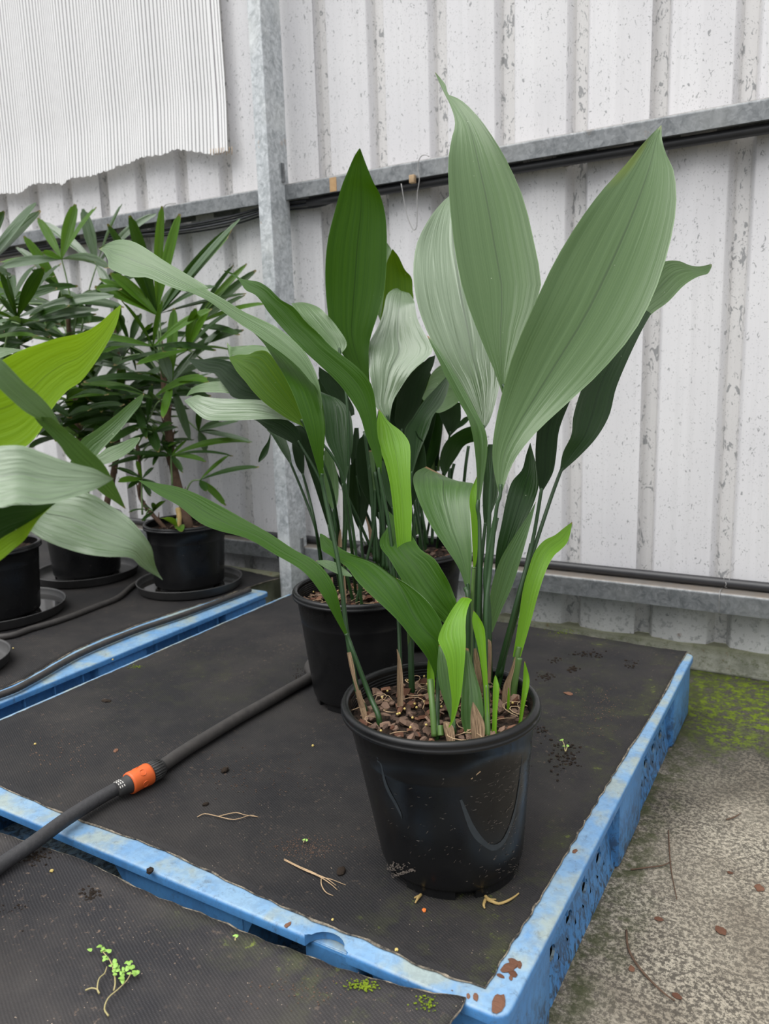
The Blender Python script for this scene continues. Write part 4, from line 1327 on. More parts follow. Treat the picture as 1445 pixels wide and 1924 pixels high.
leaf(front, 'young', [('cA', [(505, 1260, 530, 1240), (512, 1180, 552, 1140), (525, 1110, 570, 1085), (555, 1085, 570, 1080)])], [1.13, 1.15], (.1,), .05, name='leaf_fold')
# rolled spears
for st, D, k in (([(985, 735, 1010, 735), (980, 600, 1003, 600), (970, 440, 995, 430), (940, 230, 985, 240), (905, 80, 975, 100), (903, 30, 942, 30), (910, -8, 912, -8)], [.985, 1.0, 1.01], 'young'),
                 ([(1018, 737, 1045, 737), (1022, 600, 1050, 600), (1025, 460, 1062, 460), (1030, 400, 1055, 410), (1038, 373, 1041, 373)], [.985, 1.0], 'young'),
                 ([(1175, 660, 1195, 655), (1185, 580, 1215, 540), (1200, 430, 1238, 440), (1205, 350, 1238, 380), (1210, 292, 1214, 292)], [1.02, 1.03], 'young'),
                 ([(1105, 602, 1122, 602), (1110, 500, 1124, 500), (1115, 445, 1120, 445)], [1.05, 1.05], 'young'),
                 ([(885, 768, 900, 768), (840, 650, 965, 650), (838, 500, 960, 500), (850, 350, 920, 360), (862, 210, 880, 215)], [.985, 1.0, 1.03], 'mid'),
                 ([(640, 480, 680, 480), (636, 380, 680, 390), (640, 290, 668, 290), (648, 230, 660, 230)], [1.03, 1.04], 'young')):
    leaf(front, k, [('cP', st)], D, (.1,), .25, rows=16, cols=7, name='leaf_shoot')
# stalks in the front pot seen below the leaves
def stalk_only(plant, pts, r, m_='stalk', name='leaf_stalk'):
    P = [at_d(*topx(c, (x, y)), d) for (c, x, y, d) in pts]
    return child(link(name, tube(P, r, 8, 20), m_), plant)
stalk_only(front, [('cP', 680, 735, .99), ('cP', 668, 560, 1.0), ('cP', 655, 400, 1.02)], .0042, 'stalk_pale')
stalk_only(front, [('cP', 995, 735, .985), ('cP', 990, 580, .995), ('cP', 985, 430, 1.0)], .0038, 'stalk_pale')
stalk_only(front, [('cP', 1145, 500, 1.10), ('cP', 1160, 380, 1.10), ('cP', 1180, 270, 1.10)], .0046, 'stalk_pale')
stalk_only(front, [('cP', 548, 490, 1.13), ('cP', 543, 350, 1.13), ('cP', 540, 150, 1.135)], .0046, 'stalk')
stalk_only(front, [('cP', 718, 730, .985), ('cP', 715, 670, .99)], .0042, 'stalk_pale')
stalk_only(front, [('cP', 1060, 380, 1.12), ('cP', 1110, 190, 1.12), ('cP', 1165, 0, 1.12), ('cA', 560, 1050, 1.13)], .0042, 'stalk')
stalk_only(front, [('cP', 985, 400, 1.05), ('cA', 235, 1650, 1.05), ('cA', 215, 1250, 1.05), ('cA', 290, 850, 1.05)], .0042, 'stalk')
stalk_only(front, [('cP', 878, 480, 1.06), ('cA', 80, 1500, 1.07), ('cA', 60, 1380, 1.08)], .0036, 'stalk')
# dry brown sheaths
for st, D in (([(900, 757, 975, 752), (893, 660, 975, 660), (895, 590, 945, 590), (905, 530, 910, 532)], [.972, .985]),
              ([(460, 555, 495, 555), (458, 400, 495, 400), (460, 280, 480, 280), (456, 218, 461, 220)], [1.06, 1.07]),
              ([(245, 560, 270, 560), (205, 420, 222, 420), (180, 330, 207, 330), (163, 240, 186, 235)], [1.04, 1.045]),
              ([(260, 650, 290, 650), (235, 560, 272, 560), (212, 470, 242, 460)], [1.035, 1.045]),
              ([(993, 420, 1013, 420), (982, 200, 1017, 200), (988, 160, 1000, 160)], [1.02, 1.03]),
              ([(1075, 555, 1128, 550), (1085, 440, 1130, 430), (1120, 360, 1150, 340), (1155, 265, 1159, 266)], [1.07, 1.08]),
              ([(935, 480, 970, 480), (912, 300, 948, 300), (912, 215, 926, 212)], [1.015, 1.02]),
              ([(755, 772, 802, 770), (735, 690, 795, 690), (730, 650, 770, 650)], [.975, .985]),
              ([(575, 530, 600, 560), (640, 600, 660, 640), (700, 640, 735, 690)], [1.04, 1.03, 1.01])):
    leaf(front, 'sheath', [('cP', st)], D, (.1,), .3, rows=14, cols=7, name='dry_sheath')
# brown scorch marks on the arching leaf, on its surface
for (pts, d) in (([(442, 240), (470, 236), (500, 238), (528, 240), (520, 262), (505, 258), (480, 250), (455, 250)], 1.118), ([(645, 230), (670, 222), (692, 232), (675, 242), (650, 244)], 1.098)):
    V = [at_d(*topx('cE', p), d) for p in pts]
    child(link('scorch_mark', mesh(V, [tuple(range(len(V)))]), 'chip_red', smooth=False), front)
# scuffs on the pot wall: thin films lying on the cone
def pot_surf(px_, py_, c, r0, r1, H, z0, sh, lift=.0006):
    d = ray(px_, py_)
    lo, hi = .5, 3.0
    best = None
    for D in np.linspace(.6, 2.2, 3200):
        p = CAM + d * D
        s = (p[2] - z0) / H
        if 0 <= s <= 1:
            r = r0 + (r1 - .008 - r0) * s
            if math.hypot(p[0] - c[0] - sh[0] * s, p[1] - c[1] - sh[1] * s) <= r + lift:
                best = p
                break
    return best
def scuff(name, strip, m_, pot_c=FC, prm=(.0965, .135, .240, .1515), sh=FSH):
    V, F = [], []
    S = crsp([topx('cP', q[:2]) + topx('cP', q[2:]) for q in strip], 24)
    for q in S:
        a, b = pot_surf(q[0], q[1], pot_c, prm[0], prm[1], prm[2], prm[3], sh), pot_surf(q[2], q[3], pot_c, prm[0], prm[1], prm[2], prm[3], sh)
        if a is None or b is None:
            continue
        V += [a, b]
    for i in range(len(V) // 2 - 1):
        F.append((2 * i, 2 * i + 1, 2 * i + 3, 2 * i + 2))
    if F:
        child(link(name, mesh(V, F), m_), front)
scuff('scuff_mark', [(305, 760, 311, 758), (318, 820, 330, 815), (342, 880, 350, 876), (362, 905, 368, 900), (378, 1000, 392, 995), (405, 1070, 420, 1062), (440, 1130, 454, 1122), (475, 1195, 484, 1190), (484, 1222, 487, 1220)], 'pot_scuff')
scuff('scuff_mark', [(828, 1110, 842, 1105), (850, 1180, 872, 1170), (880, 1270, 910, 1255), (920, 1340, 958, 1325), (975, 1385, 1000, 1365), (1030, 1410, 1040, 1372), (1085, 1375, 1080, 1345), (1120, 1310, 1112, 1285), (1150, 1220, 1142, 1200), (1172, 1110, 1166, 1095), (1190, 980, 1185, 970), (1203, 840, 1199, 835)], 'pot_scuff')
scuff('dry_fibre', [(1005, 752, 1008, 748), (1050, 800, 1054, 798), (1048, 830, 1052, 832), (1010, 890, 1014, 893), (960, 930, 963, 934), (895, 984, 898, 988)], 'straw')
# fine scrape marks on the right of the pot: short pale flecks lying on the plastic
rr = random.Random(12)
Vs, Fs = [], []
for k in range(230):
    if rr.random() < .75:
        x = rr.gauss(1105, 75); y = rr.uniform(780, 1560)
    else:
        x = rr.uniform(330, 1150); y = rr.uniform(860, 1640)
    if not (260 < x < 1205):
        continue
    l, an = rr.uniform(5, 22), rr.gauss(-.55, .35)
    w = rr.uniform(.8, 1.9)
    q = []
    for (sx_, sy_) in ((-1, -1), (1, -1), (1, 1), (-1, 1)):
        xx = x + math.cos(an) * l * .5 * sx_ - math.sin(an) * w * .5 * sy_
        yy = y + math.sin(an) * l * .5 * sx_ + math.cos(an) * w * .5 * sy_
        p = topx('cP', (xx, yy))
        q.append(pot_surf(p[0], p[1], FC, .0965, .135, .240, .1515, FSH))
    if any(v is None for v in q):
        continue
    b = len(Vs)
    Vs += q
    Fs.append((b, b + 1, b + 2, b + 3))
for k in range(110):
    x, y = rr.gauss(440, 38), rr.gauss(1505, 18)
    if k > 55:
        x = rr.uniform(420, 565); y = 1560 - (x - 420) * .28 + rr.gauss(0, 7)
    if x < 385 or y > 1575 or y < 1465:
        continue
    l, an, w = rr.uniform(6, 24), rr.gauss(.2, .7), rr.uniform(1.5, 4.5)
    q = []
    for (sx_, sy_) in ((-1, -.6), (.3, -1), (1, .5), (-.4, 1)):
        xx, yy = x + math.cos(an) * l * .5 * sx_ - math.sin(an) * w * sy_, y + math.sin(an) * l * .5 * sx_ + math.cos(an) * w * sy_
        p = topx('cP', (xx, yy))
        q.append(pot_surf(p[0], p[1], FC, .0965, .135, .240, .1515, FSH))
    if any(v is None for v in q):
        continue
    b = len(Vs)
    Vs += q
    Fs.append((b, b + 1, b + 2, b + 3))
child(link('scratches', mesh(Vs, Fs), 'clay_scuff', kind='stuff', smooth=False), front)
# roots escaping under the pot
rt = [[('px', 915, 1690, 0), ('px', 925, 1694, 0), ('px', 938, 1698, 0), ('px', 955, 1692, 0), ('px', 968, 1684, 0), ('px', 975, 1678, 0)], [('px', 912, 1684, 0), ('px', 920, 1690, 0), ('px', 932, 1690, 0)], [('px', 912, 1690, 0), ('px', 909, 1700, 0), ('px', 911, 1707, 0)], [('px', 791, 1681, 0), ('px', 785, 1688, 0), ('px', 780, 1697, 0)], [('px', 788, 1684, 0), ('px', 779, 1687, 0)]]
for path in rt:
    P = [at_z(x, y, .1535 + .002 * (i % 2)) for i, (_, x, y, _) in enumerate(path)]
    child(link('root', tube(P, [.0022, .0018, .001], 6, 14), 'root'), front)

# ================================================================== MIDDLE POT
MC = (-0.84, 1.30)
MSZ = .1515 + .205
mid = empty('potted_aspidistra', (MC[0], MC[1], .1515), 'potted aspidistra behind the nearest one, one dark leaf standing upright above the rest', 'potted plant', 'aspidistras in black nursery pots')
pot_parts(mid, MC, .1, .136, .240, soil_z=MSZ)
soil_disc(mid, MC, .122, MSZ, seed=13)
scatter_chips(mid, MC, .115, MSZ, 170, 15, 1.2)
pellets(mid, MC, .112, MSZ, 24, 16)
fibres(mid, MC, .11, MSZ, 26, 18)
rm = random.Random(21)
def mr():
    a, q = rm.uniform(0, 6.28), .075 * math.sqrt(rm.random())
    return (MC[0] + .02 + q * math.cos(a), MC[1] + q * math.sin(a), MSZ)
def mroot(x, y):
    p = at_z(x, y, MSZ)
    return (p[0], p[1], MSZ)
leaf(mid, 'under', [('px', [(688, 742, 696, 742), (660, 690, 693, 690), (640, 660, 693, 655), (622, 620, 699, 625), (614, 570, 712, 585), (611, 510, 723, 540), (616, 450, 727, 470), (631, 390, 725, 410), (642, 350, 715, 368), (652, 325, 703, 345), (665, 295, 690, 314), (675, 279, 677, 279)])],
     [1.60, 1.59, 1.57, 1.54], (.05,), .10, root=mroot(715, 1105), rows=32, wav=.003, label='large dark upright leaf with a black midrib')
leaf(mid, 'silver', [('cD', [(385, 1960, 400, 1960), (250, 1790, 432, 1760), (220, 1600, 520, 1600), (180, 1390, 640, 1430), (150, 1225, 850, 1225), (200, 1110, 770, 1045), (280, 960, 690, 880), (330, 820, 665, 730), (368, 645, 652, 690), (430, 580, 605, 615), (480, 563, 560, 618)])],
     [1.58, 1.60, 1.66, 1.76], (.05,), (.05, .14, .05), root=mroot(735, 1095), wav=.007, rows=32, crease=True, label='pale leaf with a torn, blunt tip')
leaf(mid, 'olive', [('cD', [(300, 900, 500, 1000), (330, 720, 640, 720), (345, 560, 642, 590), (352, 440, 630, 455), (370, 300, 560, 370), (400, 225, 495, 235), (428, 155, 432, 155)])],
     [1.80, 1.80, 1.78], (.1,), .10, root=mr(), label='yellowing leaf behind the torn pale one')
leaf(mid, 'pale', [('cD', [(300, 900, 330, 900), (268, 780, 340, 700), (290, 500, 370, 480), (340, 250, 400, 230), (362, 90, 420, 165), (360, 80, 370, 85)])], [1.86, 1.86], (.1,), .08)
leaf(mid, 'pale', [('cC', [(1430, 810, 1445, 800), (1300, 690, 1500, 700), (1150, 540, 1420, 560), (1050, 420, 1320, 440), (1005, 350, 1230, 365), (1000, 335, 1110, 328), (985, 342, 1000, 335)])],
     [1.55, 1.58, 1.66], (.2,), .08, root=mr(), wav=.003)
leaf(mid, 'olive', [('cC', [(1115, 1455, 1125, 1438), (990, 1395, 1065, 1230), (900, 1340, 1005, 1120), (760, 1240, 935, 980), (650, 1130, 850, 850), (580, 1040, 775, 768), (510, 960, 690, 765), (468, 890, 610, 798), (445, 855, 530, 800), (437, 835, 480, 808), (436, 825, 440, 822)])],
     [1.48, 1.49, 1.53, 1.60], (-.1, -.1), .07, root=mroot(650, 1110), rows=30, label='yellow-green leaf leaning left')
leaf(mid, 'pale', [('cC', [(850, 850, 855, 840), (770, 770, 795, 748), (690, 768, 740, 722), (610, 800, 660, 712), (530, 802, 590, 718), (470, 806, 500, 724), (440, 822, 455, 728), (415, 712, 418, 690)])], [1.55, 1.60, 1.66], (.5,), .05, name='leaf_fold', wav=.004)
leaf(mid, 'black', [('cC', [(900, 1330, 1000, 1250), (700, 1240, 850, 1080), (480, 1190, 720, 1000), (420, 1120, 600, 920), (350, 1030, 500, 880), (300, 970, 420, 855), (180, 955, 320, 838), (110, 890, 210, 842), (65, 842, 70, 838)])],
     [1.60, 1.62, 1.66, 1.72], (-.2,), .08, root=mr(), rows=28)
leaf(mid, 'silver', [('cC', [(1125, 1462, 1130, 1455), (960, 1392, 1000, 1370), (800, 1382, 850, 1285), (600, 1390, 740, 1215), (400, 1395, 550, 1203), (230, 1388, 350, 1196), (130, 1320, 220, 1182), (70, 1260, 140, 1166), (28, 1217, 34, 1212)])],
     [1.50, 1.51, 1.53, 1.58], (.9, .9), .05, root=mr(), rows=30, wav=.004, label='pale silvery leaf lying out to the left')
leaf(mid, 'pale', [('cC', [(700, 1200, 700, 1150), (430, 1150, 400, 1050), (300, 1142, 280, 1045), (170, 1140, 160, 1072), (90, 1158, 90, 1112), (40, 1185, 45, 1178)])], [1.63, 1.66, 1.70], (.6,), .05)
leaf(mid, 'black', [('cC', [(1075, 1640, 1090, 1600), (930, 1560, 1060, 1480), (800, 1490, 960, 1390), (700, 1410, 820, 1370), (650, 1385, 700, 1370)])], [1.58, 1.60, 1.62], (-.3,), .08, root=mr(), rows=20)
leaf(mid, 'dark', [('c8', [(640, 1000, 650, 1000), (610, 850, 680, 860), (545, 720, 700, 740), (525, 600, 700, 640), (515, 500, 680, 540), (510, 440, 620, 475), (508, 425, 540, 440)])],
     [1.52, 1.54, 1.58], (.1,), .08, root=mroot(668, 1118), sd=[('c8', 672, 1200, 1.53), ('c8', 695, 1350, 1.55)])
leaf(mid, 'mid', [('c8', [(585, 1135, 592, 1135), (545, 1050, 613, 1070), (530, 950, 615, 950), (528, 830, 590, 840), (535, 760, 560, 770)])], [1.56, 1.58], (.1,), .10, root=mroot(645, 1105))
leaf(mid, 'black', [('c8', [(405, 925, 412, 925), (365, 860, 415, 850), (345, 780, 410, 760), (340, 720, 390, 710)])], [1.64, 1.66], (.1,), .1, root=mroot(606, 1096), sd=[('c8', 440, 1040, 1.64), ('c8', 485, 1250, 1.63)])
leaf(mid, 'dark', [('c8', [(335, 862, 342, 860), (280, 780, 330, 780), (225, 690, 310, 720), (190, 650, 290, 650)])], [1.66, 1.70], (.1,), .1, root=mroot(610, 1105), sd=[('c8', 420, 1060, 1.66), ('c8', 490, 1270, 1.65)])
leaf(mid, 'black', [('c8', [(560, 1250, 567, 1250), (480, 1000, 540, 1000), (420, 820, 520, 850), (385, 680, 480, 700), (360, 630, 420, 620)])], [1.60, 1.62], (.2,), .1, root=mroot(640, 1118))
leaf(mid, 'dark', [('c8', [(212, 675, 216, 675), (198, 720, 213, 722), (165, 770, 200, 785), (145, 820, 177, 820), (143, 845, 147, 845)])], [1.72, 1.72], (.1,), .1, cols=7, rows=14, label='small twisted leaf tip hanging left')
leaf(mid, 'black', [('cB', [(450, 650, 465, 650), (395, 540, 530, 560), (405, 400, 620, 390), (430, 270, 660, 260), (490, 160, 705, 120), (590, 60, 745, 20), (700, -40, 760, -60)])], [1.66, 1.68, 1.70], (.1,), .1, root=mroot(745, 1100))
leaf(mid, 'dark', [('cB', [(540, 1040, 548, 1035), (530, 860, 610, 830), (480, 640, 690, 640), (560, 500, 740, 490), (650, 360, 830, 370), (760, 240, 880, 230), (870, 120, 890, 120)])], [1.60, 1.62, 1.68], (.3,), .1, root=mroot(760, 1108))
leaf(mid, 'pale', [('cB', [(640, 330, 680, 230), (700, 400, 730, 100), (780, 460, 830, 20), (880, 425, 885, 60), (970, 362, 930, 150), (985, 342, 982, 318)])], [1.78, 1.80, 1.84], (.3,), .08, label='striped pale green leaf behind')
leaf(mid, 'dark', [('cB', [(375, 1345, 380, 1340), (290, 1180, 362, 1200), (265, 1000, 320, 1000), (250, 900, 290, 890)])], [1.56, 1.57], (.1,), .1, root=mr())
leaf(mid, 'mid', [('cB', [(205, 1190, 225, 1180), (175, 1000, 222, 1000), (150, 800, 200, 800)])], [1.60, 1.61], (.1,), .1, root=mr())
leaf(mid, 'black', [('c5', [(750, 960, 770, 950), (640, 850, 760, 900), (580, 760, 700, 800), (575, 690, 620, 720)])], [1.72, 1.74], (.1,), .1)
leaf(mid, 'black', [('c5', [(560, 930, 640, 960), (560, 800, 720, 870), (590, 740, 780, 800), (680, 700, 800, 740)])], [1.80, 1.82], (.1,), .1)
leaf(mid, 'black', [('c8', [(720, 935, 730, 935), (690, 850, 738, 850), (695, 740, 740, 730), (710, 640, 735, 640)])], [1.70, 1.72], (.1,), .1, root=mroot(742, 1105), sd=[('c8', 745, 1030, 1.70), ('c8', 775, 1130, 1.70)])
leaf(mid, 'mid', [('cE', [(510, 328, 515, 318), (420, 310, 480, 285), (330, 270, 400, 225), (270, 230, 330, 205), (248, 212, 252, 208)])], [1.48, 1.50], (.3,), .05, cols=7, rows=14, label='small leaf low over the pot rim')
for (a, b) in (((795, 860), (828, 1430)), ((770, 660), (850, 1440)), ((830, 900), (905, 1480)), ((620, 850), (700, 1400)), ((650, 1000), (640, 1420)), ((870, 1000), (880, 1470)), ((540, 1000), (600, 1380))):
    stalk_only(mid, [('c8', a[0], a[1], 1.60), ('c8', (a[0] + b[0]) / 2 + 6, (a[1] + b[1]) / 2, 1.60), ('c8', b[0], b[1], 1.60)], .0036)
for st in ([(335, 560, 370, 560), (350, 430, 378, 430), (358, 330, 372, 330)], [(410, 110, 440, 110), (412, 40, 438, 40), (425, -20, 432, -20)], [(440, 520, 475, 520), (448, 400, 468, 400), (452, 320, 462, 318)]):
    leaf(mid, 'sheath', [('cE', st)], [1.56], (.1,), .3, rows=10, cols=5, name='dry_sheath')

# ================================================================== BACK POT
BC = (-0.905, 1.645)
BSZ = .1515 + .213
back = empty('potted_aspidistra', (BC[0], BC[1], .1515), 'potted aspidistra farthest back, close to the wall, mostly hidden', 'potted plant', 'aspidistras in black nursery pots')
pot_parts(back, BC, .1, .135, .240, soil_z=BSZ, rings=False)
soil_disc(back, BC, .122, BSZ, seed=23)
scatter_chips(back, BC, .115, BSZ, 50, 25, 1.1)
rb = random.Random(31)
def br():
    a, q = rb.uniform(0, 6.28), .08 * math.sqrt(rb.random())
    return (BC[0] + q * math.cos(a), BC[1] + q * math.sin(a), BSZ)
def broot(x, y):
    p = at_z(x, y, BSZ)
    return (p[0], p[1], BSZ)
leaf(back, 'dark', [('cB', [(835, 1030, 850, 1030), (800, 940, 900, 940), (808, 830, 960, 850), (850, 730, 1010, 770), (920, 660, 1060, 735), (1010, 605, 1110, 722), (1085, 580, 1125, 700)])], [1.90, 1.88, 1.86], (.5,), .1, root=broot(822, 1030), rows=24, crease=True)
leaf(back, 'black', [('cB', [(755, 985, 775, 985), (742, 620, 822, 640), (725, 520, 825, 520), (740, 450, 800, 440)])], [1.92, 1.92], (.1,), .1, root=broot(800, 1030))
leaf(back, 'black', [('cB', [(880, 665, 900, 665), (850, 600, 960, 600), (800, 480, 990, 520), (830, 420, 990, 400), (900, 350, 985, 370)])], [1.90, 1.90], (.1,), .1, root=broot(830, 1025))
leaf(back, 'dark', [('cB', [(945, 620, 960, 605), (970, 560, 1020, 570), (1010, 510, 1060, 530), (1050, 490, 1075, 505)])], [1.88, 1.88], (.3,), .1)
leaf(back, 'pale', [('cB', [(690, 985, 800, 985), (680, 920, 800, 900), (720, 845, 790, 840)])], [1.92, 1.92], (.1,), .1, cols=7, rows=10)
for (a, b) in (((1060, 760), (1020, 1080)), ((930, 920), (900, 1060)), ((620, 1250), (690, 1650)), ((760, 980), (730, 1650)), ((590, 1400), (585, 1560)), ((890, 960), (860, 1550)), ((640, 1200), (560, 1500)), ((1020, 1080), (960, 1500))):
    stalk_only(back, [('cB', a[0], a[1], 1.93), ('cB', (a[0] + b[0]) / 2 - 3, (a[1] + b[1]) / 2, 1.93), ('cB', b[0], b[1], 1.94)], .0042)
for st in ([(165, 1650, 190, 1650), (150, 1500, 185, 1500), (125, 1400, 150, 1380), (130, 1350, 140, 1350)], [(590, 1560, 610, 1560), (585, 1450, 605, 1450), (588, 1395, 600, 1393)], [(120, 1640, 140, 1670), (95, 1590, 108, 1590)]):
    leaf(back, 'sheath' if st[0][0] < 200 and len(st) > 2 else 'mid', [('cB', st)], [1.90], (.1,), .3, rows=10, cols=5, name='dry_sheath' if st[0][0] < 200 and len(st) > 2 else 'leaf_shoot')

# ================================================================== FOREGROUND PLANT, left edge
GC = (-1.02, 0.33)
fg = empty('potted_aspidistra', (GC[0], GC[1], .1545), 'aspidistra at the left edge, only its big blurred leaves reaching into view', 'potted plant', 'aspidistras in black nursery pots')
pot_parts(fg, GC, .098, .135, .240, z0=.1545, soil_z=.362, rings=False)
soil_disc(fg, GC, .12, .362, seed=33)
def groot(k):
    return (GC[0] + .05 * math.cos(k * 2.1), GC[1] + .05 * math.sin(k * 2.1), .362)
leaf(fg, 'lime', [('cG', [(-420, 1400, -430, 1330), (-350, 1250, -330, 800), (-100, 1110, -150, 490), (150, 1010, 0, 422), (270, 890, 130, 355), (350, 740, 250, 310), (450, 620, 390, 267), (540, 560, 500, 245), (640, 430, 590, 217), (720, 300, 680, 155), (780, 180, 745, 95), (812, 48, 808, 45)])],
     [.78, .80, .84, .90], (-.2, -.1), .06, root=groot(0), rows=34, label='bright yellow-green leaf')
leaf(fg, 'pale', [('cG', [(-330, 420, -320, 400), (-300, 350, -200, 200), (-100, 520, -20, 380), (0, 610, 70, 470), (80, 685, 170, 575), (160, 755, 260, 650), (235, 800, 345, 745), (320, 842, 405, 852)])],
     [.68, .69, .72, .75], (.9,), .05, root=groot(1), rows=24, label='pale near part of a twisted leaf')
leaf(fg, 'mid', [('cG', [(225, 790, 345, 800), (255, 835, 405, 850), (310, 890, 440, 880), (400, 985, 520, 945), (450, 1060, 605, 1022), (540, 1150, 695, 1112), (660, 1290, 752, 1212), (750, 1350, 800, 1312), (836, 1410, 842, 1410)])],
     [.735, .745, .76, .80], (-.3,), .05, rows=24, label='green far part of a twisted leaf')  # same twisted leaf, shade of its downward tilt put into the material colour
leaf(fg, 'silver', [('cG', [(-400, 1400, -400, 1100), (-250, 1450, -250, 1020), (-100, 1430, -100, 1000), (0, 1400, 0, 990), (130, 1366, 140, 987), (260, 1380, 260, 1025), (380, 1363, 390, 1075), (500, 1330, 510, 1112), (620, 1290, 630, 1142), (710, 1243, 710, 1185), (758, 1212, 762, 1208)])],
     [.64, .645, .67, .71], (.7,), (.05, .10, .05), root=groot(2), rows=30, crease=True, label='pale streaked leaf pointing right')
leaf(fg, 'silver', [('cG', [(-50, 1420, 60, 1220), (100, 1480, 250, 1250), (210, 1565, 370, 1300), (320, 1630, 500, 1290), (450, 1680, 620, 1315), (580, 1715, 740, 1390), (720, 1732, 850, 1460), (870, 1737, 950, 1570), (935, 1790, 1015, 1670), (1000, 1835, 1035, 1770), (1060, 1868, 1062, 1840), (1088, 1888, 1090, 1884)])],
     [.74, .75, .77, .82], (.8, .8, .4), .06, root=groot(3), rows=30, wav=.003, label='broad silvery leaf drooping over the palm pots')
leaf(fg, 'dark', [('cG', [(-200, 1780, -200, 1400), (0, 1620, 0, 1405), (100, 1560, 100, 1385), (200, 1500, 230, 1385), (300, 1430, 320, 1378), (370, 1376, 374, 1372)])], [.70, .70, .72], (-.6,), .05, root=groot(4), rows=20)  # one half of a folded leaf, its shade put into a dark material
leaf(fg, 'lime', [('cG', [(-200, 1900, -200, 1770), (0, 1757, 0, 1615), (90, 1682, 100, 1556), (170, 1612, 200, 1496), (260, 1480, 300, 1428), (362, 1380, 370, 1372)])], [.70, .70, .72], (-.1,), .04, rows=20)
leaf(fg, 'mid', [('cG', [(470, 1100, 590, 1150), (540, 955, 650, 1052), (640, 885, 720, 975), (760, 795, 800, 890), (860, 710, 885, 785), (925, 660, 940, 715), (963, 638, 966, 640)])], [.86, .87, .90], (.1,), .08, rows=20, label='upright leaf with a brown tip')
leaf(fg, 'pale', [('cG', [(580, 1170, 560, 1080), (680, 1120, 655, 1050), (760, 1095, 715, 1005), (840, 1050, 800, 975), (900, 1000, 870, 943), (938, 940, 936, 930)])], [.90, .91, .94], (.6,), .06, rows=18)
leaf(fg, 'pale', [('cG', [(-100, 430, -100, 330), (0, 402, 0, 330), (60, 378, 70, 335), (150, 348, 152, 344)])], [.92, .93], (.5,), .05, rows=12)

# ================================================================== PALMS at the left
def leaflet_mesh(hub, tip, wid, nrm, droop, seed):
    rr = random.Random(seed)
    hub, tip = np.array(hub, float), np.array(tip, float)
    ax_ = tip - hub
    L = np.linalg.norm(ax_)
    ax_ /= L
    n0 = np.array(nrm, float)
    n0 -= ax_ * (n0 @ ax_)
    n0 /= np.linalg.norm(n0) + 1e-9
    sd_ = np.cross(ax_, n0)
    rows = 12
    V, F, UV = [], [], []
    for i in range(rows):
        t = i / (rows - 1)
        w = wid * (0.10 + 0.90 * min(1, (t / .42)) ** .8) * (1 - max(0, (t - .55) / .45) ** 2 * .62) * .5
        c = hub + ax_ * L * t + np.array([0, 0, 1.0]) * droop * L * (4 * t * (1 - t)) * .5
        for j, u in enumerate((-1, -.5, 0, .5, 1)):
            back_ = 0.0 if t < 1 else -abs(u) * .010 + (0.006 if j in (1, 3) else 0)
            p = c + sd_ * u * w + n0 * (-.42 * w * (1 - abs(u))) + n0 * (.10 * w if j in (1, 3) else 0) + ax_ * back_
            p[1] = min(p[1], 2.105)
            V.append(p)
            UV.append(((u + 1) / 2, t))
    for i in range(rows - 1):
        for j in range(4):
            a = i * 5 + j
            F.append((a, a + 1, a + 6, a + 5))
    me = mesh(V, F)
    uvl = me.uv_layers.new(name='UVMap')
    vi = np.empty(len(me.loops), int)
    me.loops.foreach_get('vertex_index', vi)
    uvl.data.foreach_set('uv', np.array(UV)[vi].ravel())
    return me
# extra dark leaves of the two rear aspidistras, deep in the clump
def inner_leaf(plant, root, lean, h, wid, seed, kind):
    root = np.array(root, float)
    v = np.array([lean[0], lean[1], 1.0])
    v /= np.linalg.norm(v)
    b = root + v * h * .45
    t = root + v * h + np.array([lean[0], lean[1], -.2]) * h * .15
    lf = child(link('leaf', leaflet_mesh(b, t, wid, CAM - b, .06, seed), kind), plant)
    link('leaf_stalk', tube([root - (0, 0, .012), (root + b) / 2 + (.003, 0, 0), b + (t - b) * .08], [.0042, .0036, .003], 7, 12), 'stalk', lf)
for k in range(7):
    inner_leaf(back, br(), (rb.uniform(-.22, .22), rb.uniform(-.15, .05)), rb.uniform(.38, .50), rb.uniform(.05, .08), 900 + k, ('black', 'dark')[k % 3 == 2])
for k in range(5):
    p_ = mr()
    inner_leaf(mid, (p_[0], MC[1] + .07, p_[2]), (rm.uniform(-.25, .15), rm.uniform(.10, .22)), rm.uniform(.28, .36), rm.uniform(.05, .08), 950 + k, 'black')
PSEED = [100]
def frond(plant, base, hub, tips, wid=.030, mats=('palm',), droop=.12, name='frond'):
    """petiole from the cane to the hub, leaflets fanning from the hub"""
    base, hub = np.array(base, float), np.array(hub, float)
    md = (base + hub) / 2 + np.array([0, 0, .02])
    f = child(link(name, tube([base, md, hub], [.0034, .0026, .0022], 7, 10), 'petiole'), plant)
    for k, tp in enumerate(tips):
        PSEED[0] += 1
        rr = random.Random(PSEED[0])
        tp = np.array(tp[:3], float)
        tp[1] = min(tp[1], 2.09)
        vw = CAM - hub
        vw /= np.linalg.norm(vw)
        nrm = vw * .65 + np.array([rr.uniform(-.5, .5), rr.uniform(-.3, .3), .65])
        m_ = mats[k % len(mats)]
        link('leaflet', leaflet_mesh(hub, tp, wid * rr.uniform(.8, 1.2), nrm, droop * rr.uniform(.4, 1.4), PSEED[0]), m_, f)
    return f
def pfrond(plant, crop, base_px, hub_px, tips_px, D, **k):
    hub = at_d(*topx(crop, hub_px), D)
    base = at_d(*topx(crop, base_px), D + .02)
    rr = random.Random(int(hub_px[0] * 7 + hub_px[1]))
    tips = [at_d(*topx(crop, q), D + rr.uniform(-.16, .10)) for q in tips_px]
    return frond(plant, base, hub, tips, **k)
